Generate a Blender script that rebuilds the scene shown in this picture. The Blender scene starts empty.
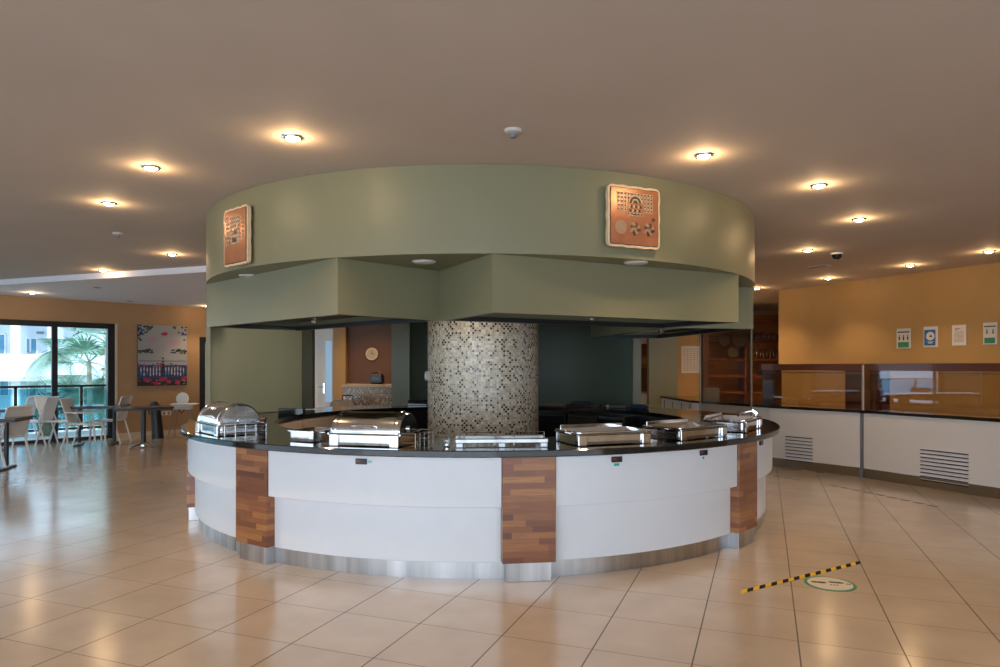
import bpy, math, random
from mathutils import Vector, Matrix
random.seed(7)
PI = math.pi
C = bpy.context.scene.collection
F = 690.0; HZ = 367.0; EYE = 1.49
CX, CY = -0.190, 7.8           # centre of the round buffet
R = math.radians

# ------------------------------------------------------------------ measuring helpers
def gx(px, d): return (px-500)/F*d
def gz(y, d): return EYE-(y-HZ)/F*d
def ground(px, y): d = F*EYE/(y-HZ); return (gx(px, d), d)
def hit(px, a, b):
    s = (px-500)/F
    dx, dy = b[0]-a[0], b[1]-a[1]
    t = (s*a[1]-a[0])/(dx-s*dy)
    return (a[0]+t*dx, a[1]+t*dy)
def ang_at(px, r, far=False):
    s = (px-500)/F; A = 1+s*s; B = 2*(s*-CX-CY); Cc = CX*CX+CY*CY-r*r; q = math.sqrt(max(0, B*B-4*A*Cc))
    d = (-B+(q if far else -q))/(2*A); return math.degrees(math.atan2(d-CY, s*d-CX))
def pol(r, deg): return (CX+r*math.cos(R(deg)), CY+r*math.sin(R(deg)))

# ------------------------------------------------------------------ materials
MATS = {}
def nm(name):
    m = bpy.data.materials.new(name); m.use_nodes = True
    nt = m.node_tree; b = nt.nodes['Principled BSDF']; return m, nt, b
def mat(name, col, rough=.5, metal=0, noise=0, nscale=8, bump=0, spec=None, coat=0, emit=None, estr=0, trans=0, alpha=1, rvar=0, stretch=None):
    m, nt, b = nm(name)
    b.inputs['Base Color'].default_value = (*col, 1)
    b.inputs['Roughness'].default_value = rough
    b.inputs['Metallic'].default_value = metal
    if spec is not None: b.inputs['Specular IOR Level'].default_value = spec
    if coat: b.inputs['Coat Weight'].default_value = coat; b.inputs['Coat Roughness'].default_value = .05
    if trans: b.inputs['Transmission Weight'].default_value = trans
    if alpha < 1: b.inputs['Alpha'].default_value = alpha
    if emit: b.inputs['Emission Color'].default_value = (*emit, 1); b.inputs['Emission Strength'].default_value = estr
    if noise or bump or rvar:
        tc = nt.nodes.new('ShaderNodeTexCoord'); n = nt.nodes.new('ShaderNodeTexNoise')
        n.inputs['Scale'].default_value = nscale; n.inputs['Detail'].default_value = 4
        src = tc.outputs['Object']
        if stretch:
            mp = nt.nodes.new('ShaderNodeMapping'); mp.inputs['Scale'].default_value = stretch
            nt.links.new(src, mp.inputs['Vector']); src = mp.outputs['Vector']
        nt.links.new(src, n.inputs['Vector'])
        if noise:
            r = nt.nodes.new('ShaderNodeValToRGB')
            r.color_ramp.elements[0].position = .3; r.color_ramp.elements[1].position = .7
            r.color_ramp.elements[0].color = (*[max(0, c*(1-noise)) for c in col], 1)
            r.color_ramp.elements[1].color = (*[min(1, c*(1+noise)) for c in col], 1)
            nt.links.new(n.outputs['Fac'], r.inputs['Fac']); nt.links.new(r.outputs['Color'], b.inputs['Base Color'])
        if rvar:
            mr = nt.nodes.new('ShaderNodeMapRange'); mr.inputs['To Min'].default_value = rough-rvar; mr.inputs['To Max'].default_value = rough+rvar
            nt.links.new(n.outputs['Fac'], mr.inputs['Value']); nt.links.new(mr.outputs['Result'], b.inputs['Roughness'])
        if bump:
            bp = nt.nodes.new('ShaderNodeBump'); bp.inputs['Strength'].default_value = bump; bp.inputs['Distance'].default_value = .01
            nt.links.new(n.outputs['Fac'], bp.inputs['Height']); nt.links.new(bp.outputs['Normal'], b.inputs['Normal'])
    MATS[name] = m
    return m
class G:   # tiny node-graph helper
    def __init__(s, nt): s.nt = nt
    def n(s, t, **k):
        x = s.nt.nodes.new(t)
        for a, v in k.items(): setattr(x, a, v)
        return x
    def _in(s, sock, v):
        if hasattr(v, 'is_output') or isinstance(v, bpy.types.NodeSocket): s.nt.links.new(v, sock)
        else: sock.default_value = v
    def m(s, op, a, b=None, c=None):
        x = s.n('ShaderNodeMath', operation=op); s._in(x.inputs[0], a)
        if b is not None: s._in(x.inputs[1], b)
        if c is not None: s._in(x.inputs[2], c)
        return x.outputs[0]
    def dot(s, v, k):
        x = s.n('ShaderNodeVectorMath', operation='DOT_PRODUCT'); s.nt.links.new(v, x.inputs[0]); x.inputs[1].default_value = k
        return x.outputs['Value']
    def comb(s, a, b, c=0.0):
        x = s.n('ShaderNodeCombineXYZ')
        for i, v in enumerate((a, b, c)): s._in(x.inputs[i], v)
        return x.outputs[0]
    def white(s, v):
        x = s.n('ShaderNodeTexWhiteNoise', noise_dimensions='3D'); s.nt.links.new(v, x.inputs['Vector']); return x.outputs['Value']
    def ramp(s, f, els, mode='LINEAR'):
        x = s.n('ShaderNodeValToRGB'); cr = x.color_ramp; cr.interpolation = mode
        while len(cr.elements) < len(els): cr.elements.new(.5)
        for e, (p, c) in zip(cr.elements, els): e.position = p; e.color = (*c, 1)
        s._in(x.inputs['Fac'], f); return x.outputs['Color']
    def mix(s, f, a, b, mode='MIX'):
        x = s.n('ShaderNodeMix', data_type='RGBA', blend_type=mode)
        s._in(x.inputs[0], f)
        for i, v in ((6, a), (7, b)):
            if isinstance(v, tuple): x.inputs[i].default_value = (*v, 1)
            else: s.nt.links.new(v, x.inputs[i])
        return x.outputs[2]
    def noise(s, v, scale, detail=3):
        x = s.n('ShaderNodeTexNoise'); x.inputs['Scale'].default_value = scale; x.inputs['Detail'].default_value = detail
        s.nt.links.new(v, x.inputs['Vector']); return x.outputs['Fac']
    def bump(s, h, b, st=.3, d=.01):
        x = s.n('ShaderNodeBump'); x.inputs['Strength'].default_value = st; x.inputs['Distance'].default_value = d
        s.nt.links.new(h, x.inputs['Height']); s.nt.links.new(x.outputs['Normal'], b.inputs['Normal'])

# floor tiles
def floor_mat():
    m, nt, b = nm('floor_tiles'); g = G(nt)
    pos = g.n('ShaderNodeNewGeometry').outputs['Position']
    u = g.m('DIVIDE', g.m('ADD', g.dot(pos, (.9337, -.358, 0)), .8496), .510)
    v = g.m('DIVIDE', g.m('SUBTRACT', g.dot(pos, (.358, .9337, 0)), 3.575), .508)
    def dist(t): return g.m('ABSOLUTE', g.m('SUBTRACT', g.m('FRACT', g.m('ADD', t, .5)), .5))
    gu = g.m('LESS_THAN', dist(u), .0075); gv = g.m('LESS_THAN', dist(v), .0065)
    cell = g.comb(g.m('FLOOR', u), g.m('FLOOR', v))
    w = g.white(cell)
    n1 = g.noise(pos, 3.0, 5); n2 = g.noise(pos, 1.1, 2)
    base = g.ramp(n1, [(.3, (.50, .41, .33)), (.7, (.57, .475, .385))])
    base = g.mix(g.m('MULTIPLY', w, .22), base, (.45, .36, .28))
    c = g.mix(g.m('MULTIPLY', gv, .85), base, (.12, .08, .055))
    c = g.mix(g.m('MULTIPLY', gu, .92), c, (.035, .022, .016))
    nt.links.new(c, b.inputs['Base Color'])
    gr = g.m('MAXIMUM', gu, gv)
    ro = g.m('ADD', g.m('MULTIPLY', n2, .10), g.m('MULTIPLY', gr, .5)); ro = g.m('ADD', ro, g.m('ADD', .10, g.m('MULTIPLY', w, .05)))
    nt.links.new(ro, b.inputs['Roughness'])
    b.inputs['Specular IOR Level'].default_value = .62; b.inputs['Coat Weight'].default_value = .55; b.inputs['Coat Roughness'].default_value = .2
    tilt = g.m('SUBTRACT', g.m('MULTIPLY', g.noise(pos, 2.2, 2), 1.0), g.m('MULTIPLY', gr, .35))
    g.bump(tilt, b, .12, .02)
    return m
# mosaic; uses the UV map in metres
def mosaic_mat(name, size, els, grout, rough=.18):
    m, nt, b = nm(name); g = G(nt)
    uv = g.n('ShaderNodeTexCoord').outputs['UV']
    s = g.n('ShaderNodeSeparateXYZ'); nt.links.new(uv, s.inputs[0])
    u = g.m('DIVIDE', s.outputs[0], size); v = g.m('DIVIDE', s.outputs[1], size)
    fu = g.m('ABSOLUTE', g.m('SUBTRACT', g.m('FRACT', u), .5)); fv = g.m('ABSOLUTE', g.m('SUBTRACT', g.m('FRACT', v), .5))
    gr = g.m('GREATER_THAN', g.m('MAXIMUM', fu, fv), .44)
    w = g.white(g.comb(g.m('FLOOR', u), g.m('FLOOR', v), 3.3))
    par = g.m('FRACT', g.m('MULTIPLY', g.m('ADD', g.m('FLOOR', u), g.m('FLOOR', v)), .5))
    w2 = g.white(g.comb(g.m('FLOOR', u), g.m('FLOOR', v), 8.1))
    col = g.ramp(w, els[1:], 'CONSTANT')
    col = g.mix(g.m('MULTIPLY', g.m('GREATER_THAN', par, .25), g.m('LESS_THAN', w2, els[1][0]*2)), col, els[0][1])
    nt.links.new(g.mix(gr, col, grout), b.inputs['Base Color'])
    nt.links.new(g.m('ADD', g.m('MULTIPLY', gr, .5), rough), b.inputs['Roughness'])
    g.bump(g.m('SUBTRACT', g.m('MULTIPLY', w, .4), gr), b, .3, .003)
    return m
# butcher-block wood with horizontal staves; object coordinates
def stave_mat(name, els, row=.047, length=.26, rough=.28):
    m, nt, b = nm(name); g = G(nt)
    oc = g.n('ShaderNodeTexCoord').outputs['Object']
    s = g.n('ShaderNodeSeparateXYZ'); nt.links.new(oc, s.inputs[0])
    rw = g.m('FLOOR', g.m('DIVIDE', s.outputs[2], row))
    along = g.m('ADD', s.outputs[0], g.m('MULTIPLY', s.outputs[1], 1.0))
    off = g.m('MULTIPLY', g.white(g.comb(rw, 1.7, 0.0)), length*3)
    cl = g.m('FLOOR', g.m('DIVIDE', g.m('ADD', along, off), length))
    info = g.n('ShaderNodeObjectInfo').outputs['Random']
    w = g.white(g.comb(rw, cl, info))
    mp = g.n('ShaderNodeMapping'); mp.inputs['Scale'].default_value = (3, 3, 60); nt.links.new(oc, mp.inputs['Vector'])
    gn = g.noise(mp.outputs['Vector'], 2.2, 5)
    col = g.ramp(w, els)
    col = g.mix(g.m('MULTIPLY', gn, .75), col, (.10, .03, .012))
    nt.links.new(col, b.inputs['Base Color']); b.inputs['Roughness'].default_value = rough
    b.inputs['Coat Weight'].default_value = .25
    g.bump(gn, b, .05, .003)
    return m
def granite_mat():
    m, nt, b = nm('black_granite'); g = G(nt)
    oc = g.n('ShaderNodeTexCoord').outputs['Object']
    n = g.noise(oc, 260, 2)
    nt.links.new(g.ramp(n, [(.55, (.004, .005, .006)), (.72, (.05, .055, .06))]), b.inputs['Base Color'])
    b.inputs['Roughness'].default_value = .07; b.inputs['Specular IOR Level'].default_value = .6
    return m
def steel_mat(name, col=(.62, .62, .63), rough=.22, sc=(1, 1, 40), bump=.04):
    return mat(name, col, rough, 1, noise=.12, nscale=6, bump=bump, rvar=.08, stretch=sc)

FLOOR = floor_mat()
CEIL = mat('ceiling_paint', (.51, .45, .40), .8, noise=.03, nscale=1.5)
CEIL2 = mat('lower_ceiling_paint', (.76, .76, .82), .8, noise=.02)
TAN = mat('ochre_wall_paint', (.40, .235, .08), .55, noise=.04, nscale=3)
TAN2 = mat('tan_wall_paint', (.40, .245, .125), .6, noise=.04, nscale=3)
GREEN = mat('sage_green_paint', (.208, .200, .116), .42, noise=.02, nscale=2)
GREEND = mat('shaded_wall_green', (.062, .088, .058), .35, noise=.03, nscale=2)  # wall green darkened for the rear wall; its shadow is put into the colour
BROWN = mat('dark_brown_paint', (.115, .042, .008), .5, noise=.05)
WHITEP = mat('white_laminate', (.76, .79, .84), .35, noise=.01)
WHITE = mat('white_paint', (.78, .78, .76), .5, noise=.02)
GRANITE = granite_mat()
STEEL = mat('streaked_steel', (.46, .46, .47), .30, 1, noise=.28, nscale=3, rvar=.1, stretch=(3, 3, .15))  # vertical colour streaks stand in for reflections on the steel
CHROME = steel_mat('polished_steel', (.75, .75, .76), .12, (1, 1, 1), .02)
STEELD = mat('dark_steel', (.30, .27, .22), .35, 1, noise=.1, nscale=5, rvar=.1, stretch=(1, 1, 20))  # darker, browner steel tone
WOOD = stave_mat('stave_wood', [(0, (.17, .052, .02)), (.3, (.28, .095, .032)), (.7, (.40, .15, .05)), (1, (.62, .27, .085))], .043, .34)
WOODR = stave_mat('red_wood', [(0, (.09, .018, .008)), (.5, (.17, .04, .015)), (1, (.25, .07, .025))], .09, 1.2)
SHELFW = stave_mat('shelf_wood', [(0, (.30, .12, .04)), (.5, (.42, .18, .06)), (1, (.52, .25, .09))], .12, .8)
BLACK = mat('black_plastic', (.012, .012, .014), .35, noise=.1)
BLACKM = mat('black_metal', (.015, .017, .022), .4, noise=.1)
DARKIN = mat('dark_interior', (.02, .022, .022), .6, noise=.1)
DARKGL = mat('dark_glass', (.01, .015, .02), .05)
CREAM = mat('cream_trim', (.70, .53, .34), .45, noise=.08, nscale=30)
COPPER = mat('copper_clay', (.44, .18, .09), .30, .35, noise=.12, nscale=10, bump=.05)
MOTIF = mat('motif_cream', (.62, .48, .30), .5)
MOTIFD = mat('motif_dark', (.07, .035, .02), .5)
BULB = mat('lamp_glow', (1, .9, .7), .3, emit=(1, .82, .55), estr=45)
SPK = mat('white_grille', (.62, .64, .64), .5, noise=.05, nscale=200)
PAPER = mat('paper', (.62, .58, .52), .7, noise=.02)
INK = mat('ink', (.03, .03, .03), .7)
INKG = mat('ink_green', (.03, .22, .10), .6)
INKB = mat('ink_blue', (.01, .12, .34), .6)
INKT = mat('ink_teal', (.03, .42, .42), .5)
GREYP = mat('grey_gap', (.16, .17, .19), .5)
MOSAIC = mosaic_mat('glass_mosaic', .0235, [(0, (.02, .012, .008)), (.14, (.46, .37, .27)), (.30, (.62, .54, .42)), (.66, (.54, .45, .33)), (.82, (.74, .68, .57))], (.60, .55, .47))
MOSAIC2 = mosaic_mat('brown_mosaic', .035, [(0, (.10, .05, .02)), (.3, (.36, .22, .10)), (.6, (.60, .46, .28)), (.85, (.22, .12, .05))], (.5, .4, .28))
def glass_mat(name, tint, gl=.12, trans_col=(1, 1, 1)):
    m = bpy.data.materials.new(name); m.use_nodes = True; nt = m.node_tree
    nt.nodes.remove(nt.nodes['Principled BSDF']); out = nt.nodes['Material Output']
    t = nt.nodes.new('ShaderNodeBsdfTransparent'); t.inputs[0].default_value = (*trans_col, 1)
    gq = nt.nodes.new('ShaderNodeBsdfGlossy'); gq.inputs['Color'].default_value = (*tint, 1); gq.inputs['Roughness'].default_value = .02
    mx = nt.nodes.new('ShaderNodeMixShader'); fr = nt.nodes.new('ShaderNodeFresnel'); fr.inputs['IOR'].default_value = 1.5
    ad = nt.nodes.new('ShaderNodeMath'); ad.operation = 'ADD'; ad.inputs[1].default_value = gl-.04; ad.use_clamp = True
    nt.links.new(fr.outputs[0], ad.inputs[0])
    ge = nt.nodes.new('ShaderNodeNewGeometry'); iv = nt.nodes.new('ShaderNodeMath'); iv.operation = 'SUBTRACT'; iv.inputs[0].default_value = 1; nt.links.new(ge.outputs['Backfacing'], iv.inputs[1])
    mu = nt.nodes.new('ShaderNodeMath'); mu.operation = 'MULTIPLY'; nt.links.new(ad.outputs[0], mu.inputs[0]); nt.links.new(iv.outputs[0], mu.inputs[1]); nt.links.new(mu.outputs[0], mx.inputs[0])
    nt.links.new(t.outputs[0], mx.inputs[1]); nt.links.new(gq.outputs[0], mx.inputs[2]); nt.links.new(mx.outputs[0], out.inputs[0])
    return m
GLASS = glass_mat('clear_glass', (.95, .97, 1), .06, (.96, .98, .98))
GLASSW = glass_mat('window_glass', (.9, .95, 1), .05, (.93, .98, 1.0))
GLASST = glass_mat('railing_glass', (.7, .9, .95), .06, (.45, .72, .80))
GLASSG = glass_mat('guard_glass', (.85, .88, 1), .10, (.80, .78, .74))
GLASSB = glass_mat('smoky_glass', (.7, .7, .7), .08, (.84, .78, .70))

# ------------------------------------------------------------------ mesh builder
class MB:
    def __init__(s): s.v = []; s.f = []; s.mi = []; s.uv = {}; s.cur = 0; s.sm = []; s.smooth = False
    def face(s, idx, uv=None):
        s.f.append(tuple(idx)); s.mi.append(s.cur); s.sm.append(s.smooth)
        if uv: s.uv[len(s.f)-1] = uv
    def add(s, vs): b = len(s.v); s.v += [tuple(p) for p in vs]; return b
    def box(s, c, size, rz=0, ch=0.0, M=None):
        hx, hy, hz = size[0]/2, size[1]/2, size[2]/2
        T = Matrix.Translation(c) @ Matrix.Rotation(rz, 4, 'Z')
        if M is not None: T = Matrix.Translation(c) @ M
        if ch <= 0:
            b = s.add([T @ Vector(p) for p in [(-hx,-hy,-hz),(hx,-hy,-hz),(hx,hy,-hz),(-hx,hy,-hz),(-hx,-hy,hz),(hx,-hy,hz),(hx,hy,hz),(-hx,hy,hz)]])
            for q in [(0,3,2,1),(4,5,6,7),(0,1,5,4),(1,2,6,5),(2,3,7,6),(3,0,4,7)]: s.face([b+i for i in q])
        else:   # chamfered box
            k = min(ch, hx*.9, hy*.9, hz*.9); P = {}
            for sx in (-1, 1):
                for sy in (-1, 1):
                    for sz in (-1, 1):
                        P[(sx,sy,sz,0)] = (sx*hx, sy*(hy-k), sz*(hz-k)); P[(sx,sy,sz,1)] = (sx*(hx-k), sy*hy, sz*(hz-k)); P[(sx,sy,sz,2)] = (sx*(hx-k), sy*(hy-k), sz*hz)
            keys = list(P); b = s.add([T @ Vector(P[q]) for q in keys]); I = {q: b+i for i, q in enumerate(keys)}
            for a in (-1, 1):
                x = [I[(a,-1,-1,0)], I[(a,1,-1,0)], I[(a,1,1,0)], I[(a,-1,1,0)]]; s.face(x if a > 0 else x[::-1])
                x = [I[(-1,a,-1,1)], I[(-1,a,1,1)], I[(1,a,1,1)], I[(1,a,-1,1)]]; s.face(x if a > 0 else x[::-1])
                x = [I[(-1,-1,a,2)], I[(1,-1,a,2)], I[(1,1,a,2)], I[(-1,1,a,2)]]; s.face(x if a > 0 else x[::-1])
            for a in (-1, 1):
                for c2 in (-1, 1):
                    s.face([I[(a,c2,-1,0)], I[(a,c2,-1,1)], I[(a,c2,1,1)], I[(a,c2,1,0)]][::(1 if a*c2 > 0 else -1)])
                    s.face([I[(a,-1,c2,0)], I[(a,-1,c2,2)], I[(a,1,c2,2)], I[(a,1,c2,0)]][::(-1 if a*c2 > 0 else 1)])
                    s.face([I[(-1,a,c2,1)], I[(-1,a,c2,2)], I[(1,a,c2,2)], I[(1,a,c2,1)]][::(1 if a*c2 > 0 else -1)])
                    for d in (-1, 1):
                        s.face([I[(a,c2,d,0)], I[(a,c2,d,1)], I[(a,c2,d,2)]][::(1 if a*c2*d > 0 else -1)])
        return s
    def prism(s, pts, z0, z1):
        n = len(pts); b = s.add([(x, y, z0) for x, y in pts]+[(x, y, z1) for x, y in pts])
        s.face([b+i for i in range(n)][::-1]); s.face([b+n+i for i in range(n)])
        for i in range(n): j = (i+1) % n; s.face([b+i, b+j, b+n+j, b+n+i])
        return s
    def ngon(s, pts, M, t=.004):   # extruded flat outline, placed with matrix M (outline in local x,z; front = -y)
        n = len(pts); b = s.add([M @ Vector((x, -t, z)) for x, z in pts]+[M @ Vector((x, 0, z)) for x, z in pts])
        s.face([b+i for i in range(n)]); s.face([b+n+i for i in range(n)][::-1])
        for i in range(n): j = (i+1) % n; s.face([b+i, b+n+i, b+n+j, b+j])
        return s
    def tube(s, path, r, n=8, caps=True):
        path = [Vector(p) for p in path]; rings = []; old = s.smooth; s.smooth = True; up = None
        rr = r if isinstance(r, (list, tuple)) else [r]*len(path)
        for i, p in enumerate(path):
            d = (path[min(i+1, len(path)-1)]-path[max(i-1, 0)]).normalized()
            if up is None: up = Vector((0, 0, 1)) if abs(d.z) < .9 else Vector((1, 0, 0))
            a = d.cross(up)
            if a.length < 1e-4: a = d.cross(Vector((0, 1, 0)))
            a.normalize(); c = a.cross(d).normalized(); up = c
            rings.append(s.add([p+rr[i]*(math.cos(2*PI*k/n)*a+math.sin(2*PI*k/n)*c) for k in range(n)]))
        for q in range(len(rings)-1):
            for k in range(n):
                l = (k+1) % n; s.face([rings[q]+k, rings[q+1]+k, rings[q+1]+l, rings[q]+l])
        s.smooth = False
        if caps: s.face([rings[0]+k for k in range(n)]); s.face([rings[-1]+k for k in range(n)][::-1])
        s.smooth = old; return s
    def lathe(s, prof, c=(0, 0, 0), n=32, a0=0, a1=360, uvr=None):
        full = abs(a1-a0) >= 359.9; m = n if full else n+1; rings = []; old = s.smooth; s.smooth = True
        for k in range(m):
            a = R(a0+(a1-a0)*k/n)
            rings.append(s.add([(c[0]+r*math.cos(a), c[1]+r*math.sin(a), c[2]+z) for r, z in prof]))
        for k in range(n):
            l = (k+1) % m
            for i in range(len(prof)-1):
                uv = None
                if uvr: u0 = R(a0+(a1-a0)*k/n)*uvr; u1 = R(a0+(a1-a0)*(k+1)/n)*uvr; uv = [(u0, prof[i][1]), (u1, prof[i][1]), (u1, prof[i+1][1]), (u0, prof[i+1][1])]
                s.face([rings[k]+i, rings[l]+i, rings[l]+i+1, rings[k]+i+1], uv)
        s.smooth = old; return s
    def arc(s, ri, ro, z0, z1, a0, a1, n=48, uv=False, c=(CX, CY), ch=0):
        # solid sector of a ring (closed); full ring if 360
        full = abs(a1-a0) >= 359.9; m = n if full else n+1
        prof = [(ri, z0), (ro-ch, z0), (ro, z0+ch), (ro, z1-ch), (ro-ch, z1), (ri, z1)] if ch else [(ri, z0), (ro, z0), (ro, z1), (ri, z1)]
        k0 = len(prof); rings = []; old = s.smooth
        for k in range(m):
            a = R(a0+(a1-a0)*k/n); rings.append(s.add([(c[0]+r*math.cos(a), c[1]+r*math.sin(a), z) for r, z in prof]))
        for k in range(n):
            l = (k+1) % m
            for i in range(k0):
                j = (i+1) % k0; s.smooth = prof[i][0] == prof[j][0]
                s.face([rings[k]+i, rings[l]+i, rings[l]+j, rings[k]+j])
        s.smooth = False
        if not full: s.face([rings[0]+i for i in range(k0)]); s.face([rings[-1]+i for i in range(k0)][::-1])
        s.smooth = old; return s
    def disc(s, c, r, n=24, z=None):
        b = s.add([(c[0]+r*math.cos(2*PI*k/n), c[1]+r*math.sin(2*PI*k/n), c[2]) for k in range(n)]); s.face([b+k for k in range(n)]); return s
    def build(s, name, mats, parent=None, loc=None, rz=0, bevel=0):
        me = bpy.data.meshes.new(name); me.from_pydata(s.v, [], s.f)
        if not isinstance(mats, (list, tuple)): mats = [mats]
        for m in mats: me.materials.append(m)
        for i, p in enumerate(me.polygons): p.material_index = s.mi[i]; p.use_smooth = s.sm[i]
        if s.uv:
            ul = me.uv_layers.new(name='UVMap')
            for fi, uvs in s.uv.items():
                for li, uv in zip(me.polygons[fi].loop_indices, uvs): ul.data[li].uv = uv
        me.update()
        if any(s.sm): me.set_sharp_from_angle(angle=R(38))
        o = bpy.data.objects.new(name, me); C.objects.link(o)
        if parent: o.parent = parent
        if loc: o.location = loc
        o.rotation_euler.z = rz
        if bevel:
            bv = o.modifiers.new('b', 'BEVEL'); bv.width = bevel; bv.segments = 2; bv.limit_method = 'ANGLE'
        return o
def tag(o, label=None, cat=None, group=None, kind=None):
    if label: o['label'] = label
    if cat: o['category'] = cat
    if group: o['group'] = group
    if kind: o['kind'] = kind
    return o
def empty(name, loc=(0, 0, 0), rz=0, label=None, cat=None, group=None):
    o = bpy.data.objects.new(name, None); C.objects.link(o); o.location = loc; o.rotation_euler.z = rz; o.empty_display_size = .1
    return tag(o, label, cat, group)
def copy_tree(o, parent=None):
    c = o.copy(); C.objects.link(c); c.parent = parent
    for ch in [x for x in bpy.data.objects if x.parent == o]: copy_tree(ch, c)
    return c
def struct(name, mb, mats, parent=None, **k):
    o = mb.build(name, mats, parent, **k)
    if not parent: o['kind'] = 'structure'
    return o
def wallseg(mb, a, b, z0, z1, t=.1):
    dx, dy = b[0]-a[0], b[1]-a[1]; L = math.hypot(dx, dy); nx, ny = -dy/L*t, dx/L*t
    mb.prism([a, b, (b[0]+nx, b[1]+ny), (a[0]+nx, a[1]+ny)], z0, z1); return mb

# ================================================================== SETTING
H = 2.94; H2 = 2.85
LW0, LD = (-9.45, 13.0), (.661, .751)            # left window wall line
def lw(t, off=0): return (LW0[0]+LD[0]*t+LD[1]*off, LW0[1]+LD[1]*t-LD[0]*off)   # off>0 = into the room
LROT = math.atan2(LD[1], LD[0])
def lwt(px):
    p = hit(px, LW0, lw(1)); return (p[0]-LW0[0])/LD[0]
WL_END = lw(4.3)
RW = [(5.345, 13.0), (6.15, 11.2), (6.93, 9.5), (8.3, 6.2), (9.2, 3.0), (9.6, -5.0)]

fl = MB().prism([(-21, -5), (9.9, -5), (9.9, 18.2), (-7.2, 18.2), lw(4.4), lw(-12)], -.06, 0)
struct('floor', fl, FLOOR)
struct('ceiling', MB().prism([(-21, -5), (9.9, -5), (9.9, 18.2), (-7.6, 18.2), (-19, 8)], H, H+.1), CEIL)
# lower ceiling beyond the step
LC = [(-16.5, 14.6), (-8.33, 11.45), (-4.23, 9.88), (-3.3, 9.6), (-3.3, 18.1), (-7.3, 18.1)]
o = struct('ceiling.001', MB().prism(LC, H2, H-.001), CEIL2)
tr = MB(); a, b = LC[0], LC[3]; wallseg(tr, a, b, H2-.001, H-.002, -.02); struct('trim_1', tr, mat('beam_paint', (.66, .42, .22), .6, noise=.02))
# left wall with window and door openings
T0, T1 = -9.0, lwt(115.5); TOPZ = 2.40; D0 = lwt(199.5)
wl = MB()
wallseg(wl, lw(T0), lw(T1), TOPZ, H, .14)
wallseg(wl, lw(T1), lw(D0), 0, H, .14)
wallseg(wl, lw(D0), lw(D0+1.3), 2.17, H, .14)
wallseg(wl, lw(-13), lw(T0), 0, H, .14)
wallseg(wl, lw(D0+1.3), lw(D0+2.6), 0, H, .14)
struct('wall_left', wl, TAN2)
bb = MB(); wallseg(bb, lw(T1+.03, .015), lw(D0-.03, .015), 0, .09, .014); struct('baseboard_left', bb, mat('pale_baseboard', (.62, .50, .38), .4, noise=.02))
# sliding window
win = MB()
def bar(mb, t, w, z0, z1, dep=.10, off=-.07):
    c = lw(t, off); mb.box((c[0], c[1], (z0+z1)/2), (w, dep, z1-z0), LROT)
def rail(mb, t0, t1, z, h, dep=.10, off=-.07):
    c = lw((t0+t1)/2, off); mb.box((c[0], c[1], z), (t1-t0, dep, h), LROT)
rail(win, T0, T1, TOPZ-.05, .12); rail(win, T0, T1, .025, .07)
bar(win, T1-.07, .14, 0, TOPZ); bar(win, T0+.07, .14, 0, TOPZ)
w1 = struct('window_1', win, BLACKM)
for i, t in enumerate([lwt(55.5), lwt(55.5)-2.2, lwt(55.5)-4.4, lwt(55.5)-6.6]):
    m = MB(); bar(m, t, .10, .06, TOPZ-.1, .06); m.build('window_frame', BLACKM, w1)
ts = [T0+.1, lwt(55.5)-6.6, lwt(55.5)-4.4, lwt(55.5)-2.2, lwt(55.5), T1-.1]
for i in range(5):
    m = MB(); rail(m, ts[i], ts[i+1], TOPZ/2, TOPZ-.2, .008, -.06); m.build('window_pane', GLASSW, w1)
m = MB(); rail(m, T1-.005, T1+.03, TOPZ/2, TOPZ, .16, -.06); struct('trim_2', m, mat('pale_reveal', (.66, .55, .42), .5))
# dark glazed door at the right end of the left wall
m = MB(); bar(m, D0+.06, .12, 0, 2.17, .12, -.03); bar(m, D0+1.24, .12, 0, 2.17, .12, -.03); rail(m, D0, D0+1.3, 2.12, .12, .12, -.03); rail(m, D0, D0+1.3, .05, .1, .12, -.03)
d1 = struct('door_1', m, BLACKM); m = MB(); rail(m, D0+.12, D0+1.18, 1.1, 2.0, .01, -.04); m.build('door_pane', GLASSW, d1)
# right wall
m = MB()
for i in range(len(RW)-1): wallseg(m, RW[i], RW[i+1], 0, H, .12)
struct('wall_right', m, TAN)
m = MB(); wallseg(m, RW[0], (RW[0][0]+1.2, RW[0][1]+.6), 0, H, .12); struct('wall_right.001', m, TAN)
# back walls
m = MB().box((1, 18.1, H/2), (17.4, .15, H)); struct('wall_back', m, TAN2)
m = MB().prism([(9.4, 13), (9.5, 13), (9.5, 18), (9.4, 18)], 0, H); struct('wall_right.002', m, TAN); m = MB().prism([(6.3, 13.55), (9.6, 13.0), (9.6, 13.1), (6.3, 13.65)], 0, H); struct('wall_right.003', m, TAN)  # the last wall is unseen, added to keep sky light off the shelving

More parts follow.
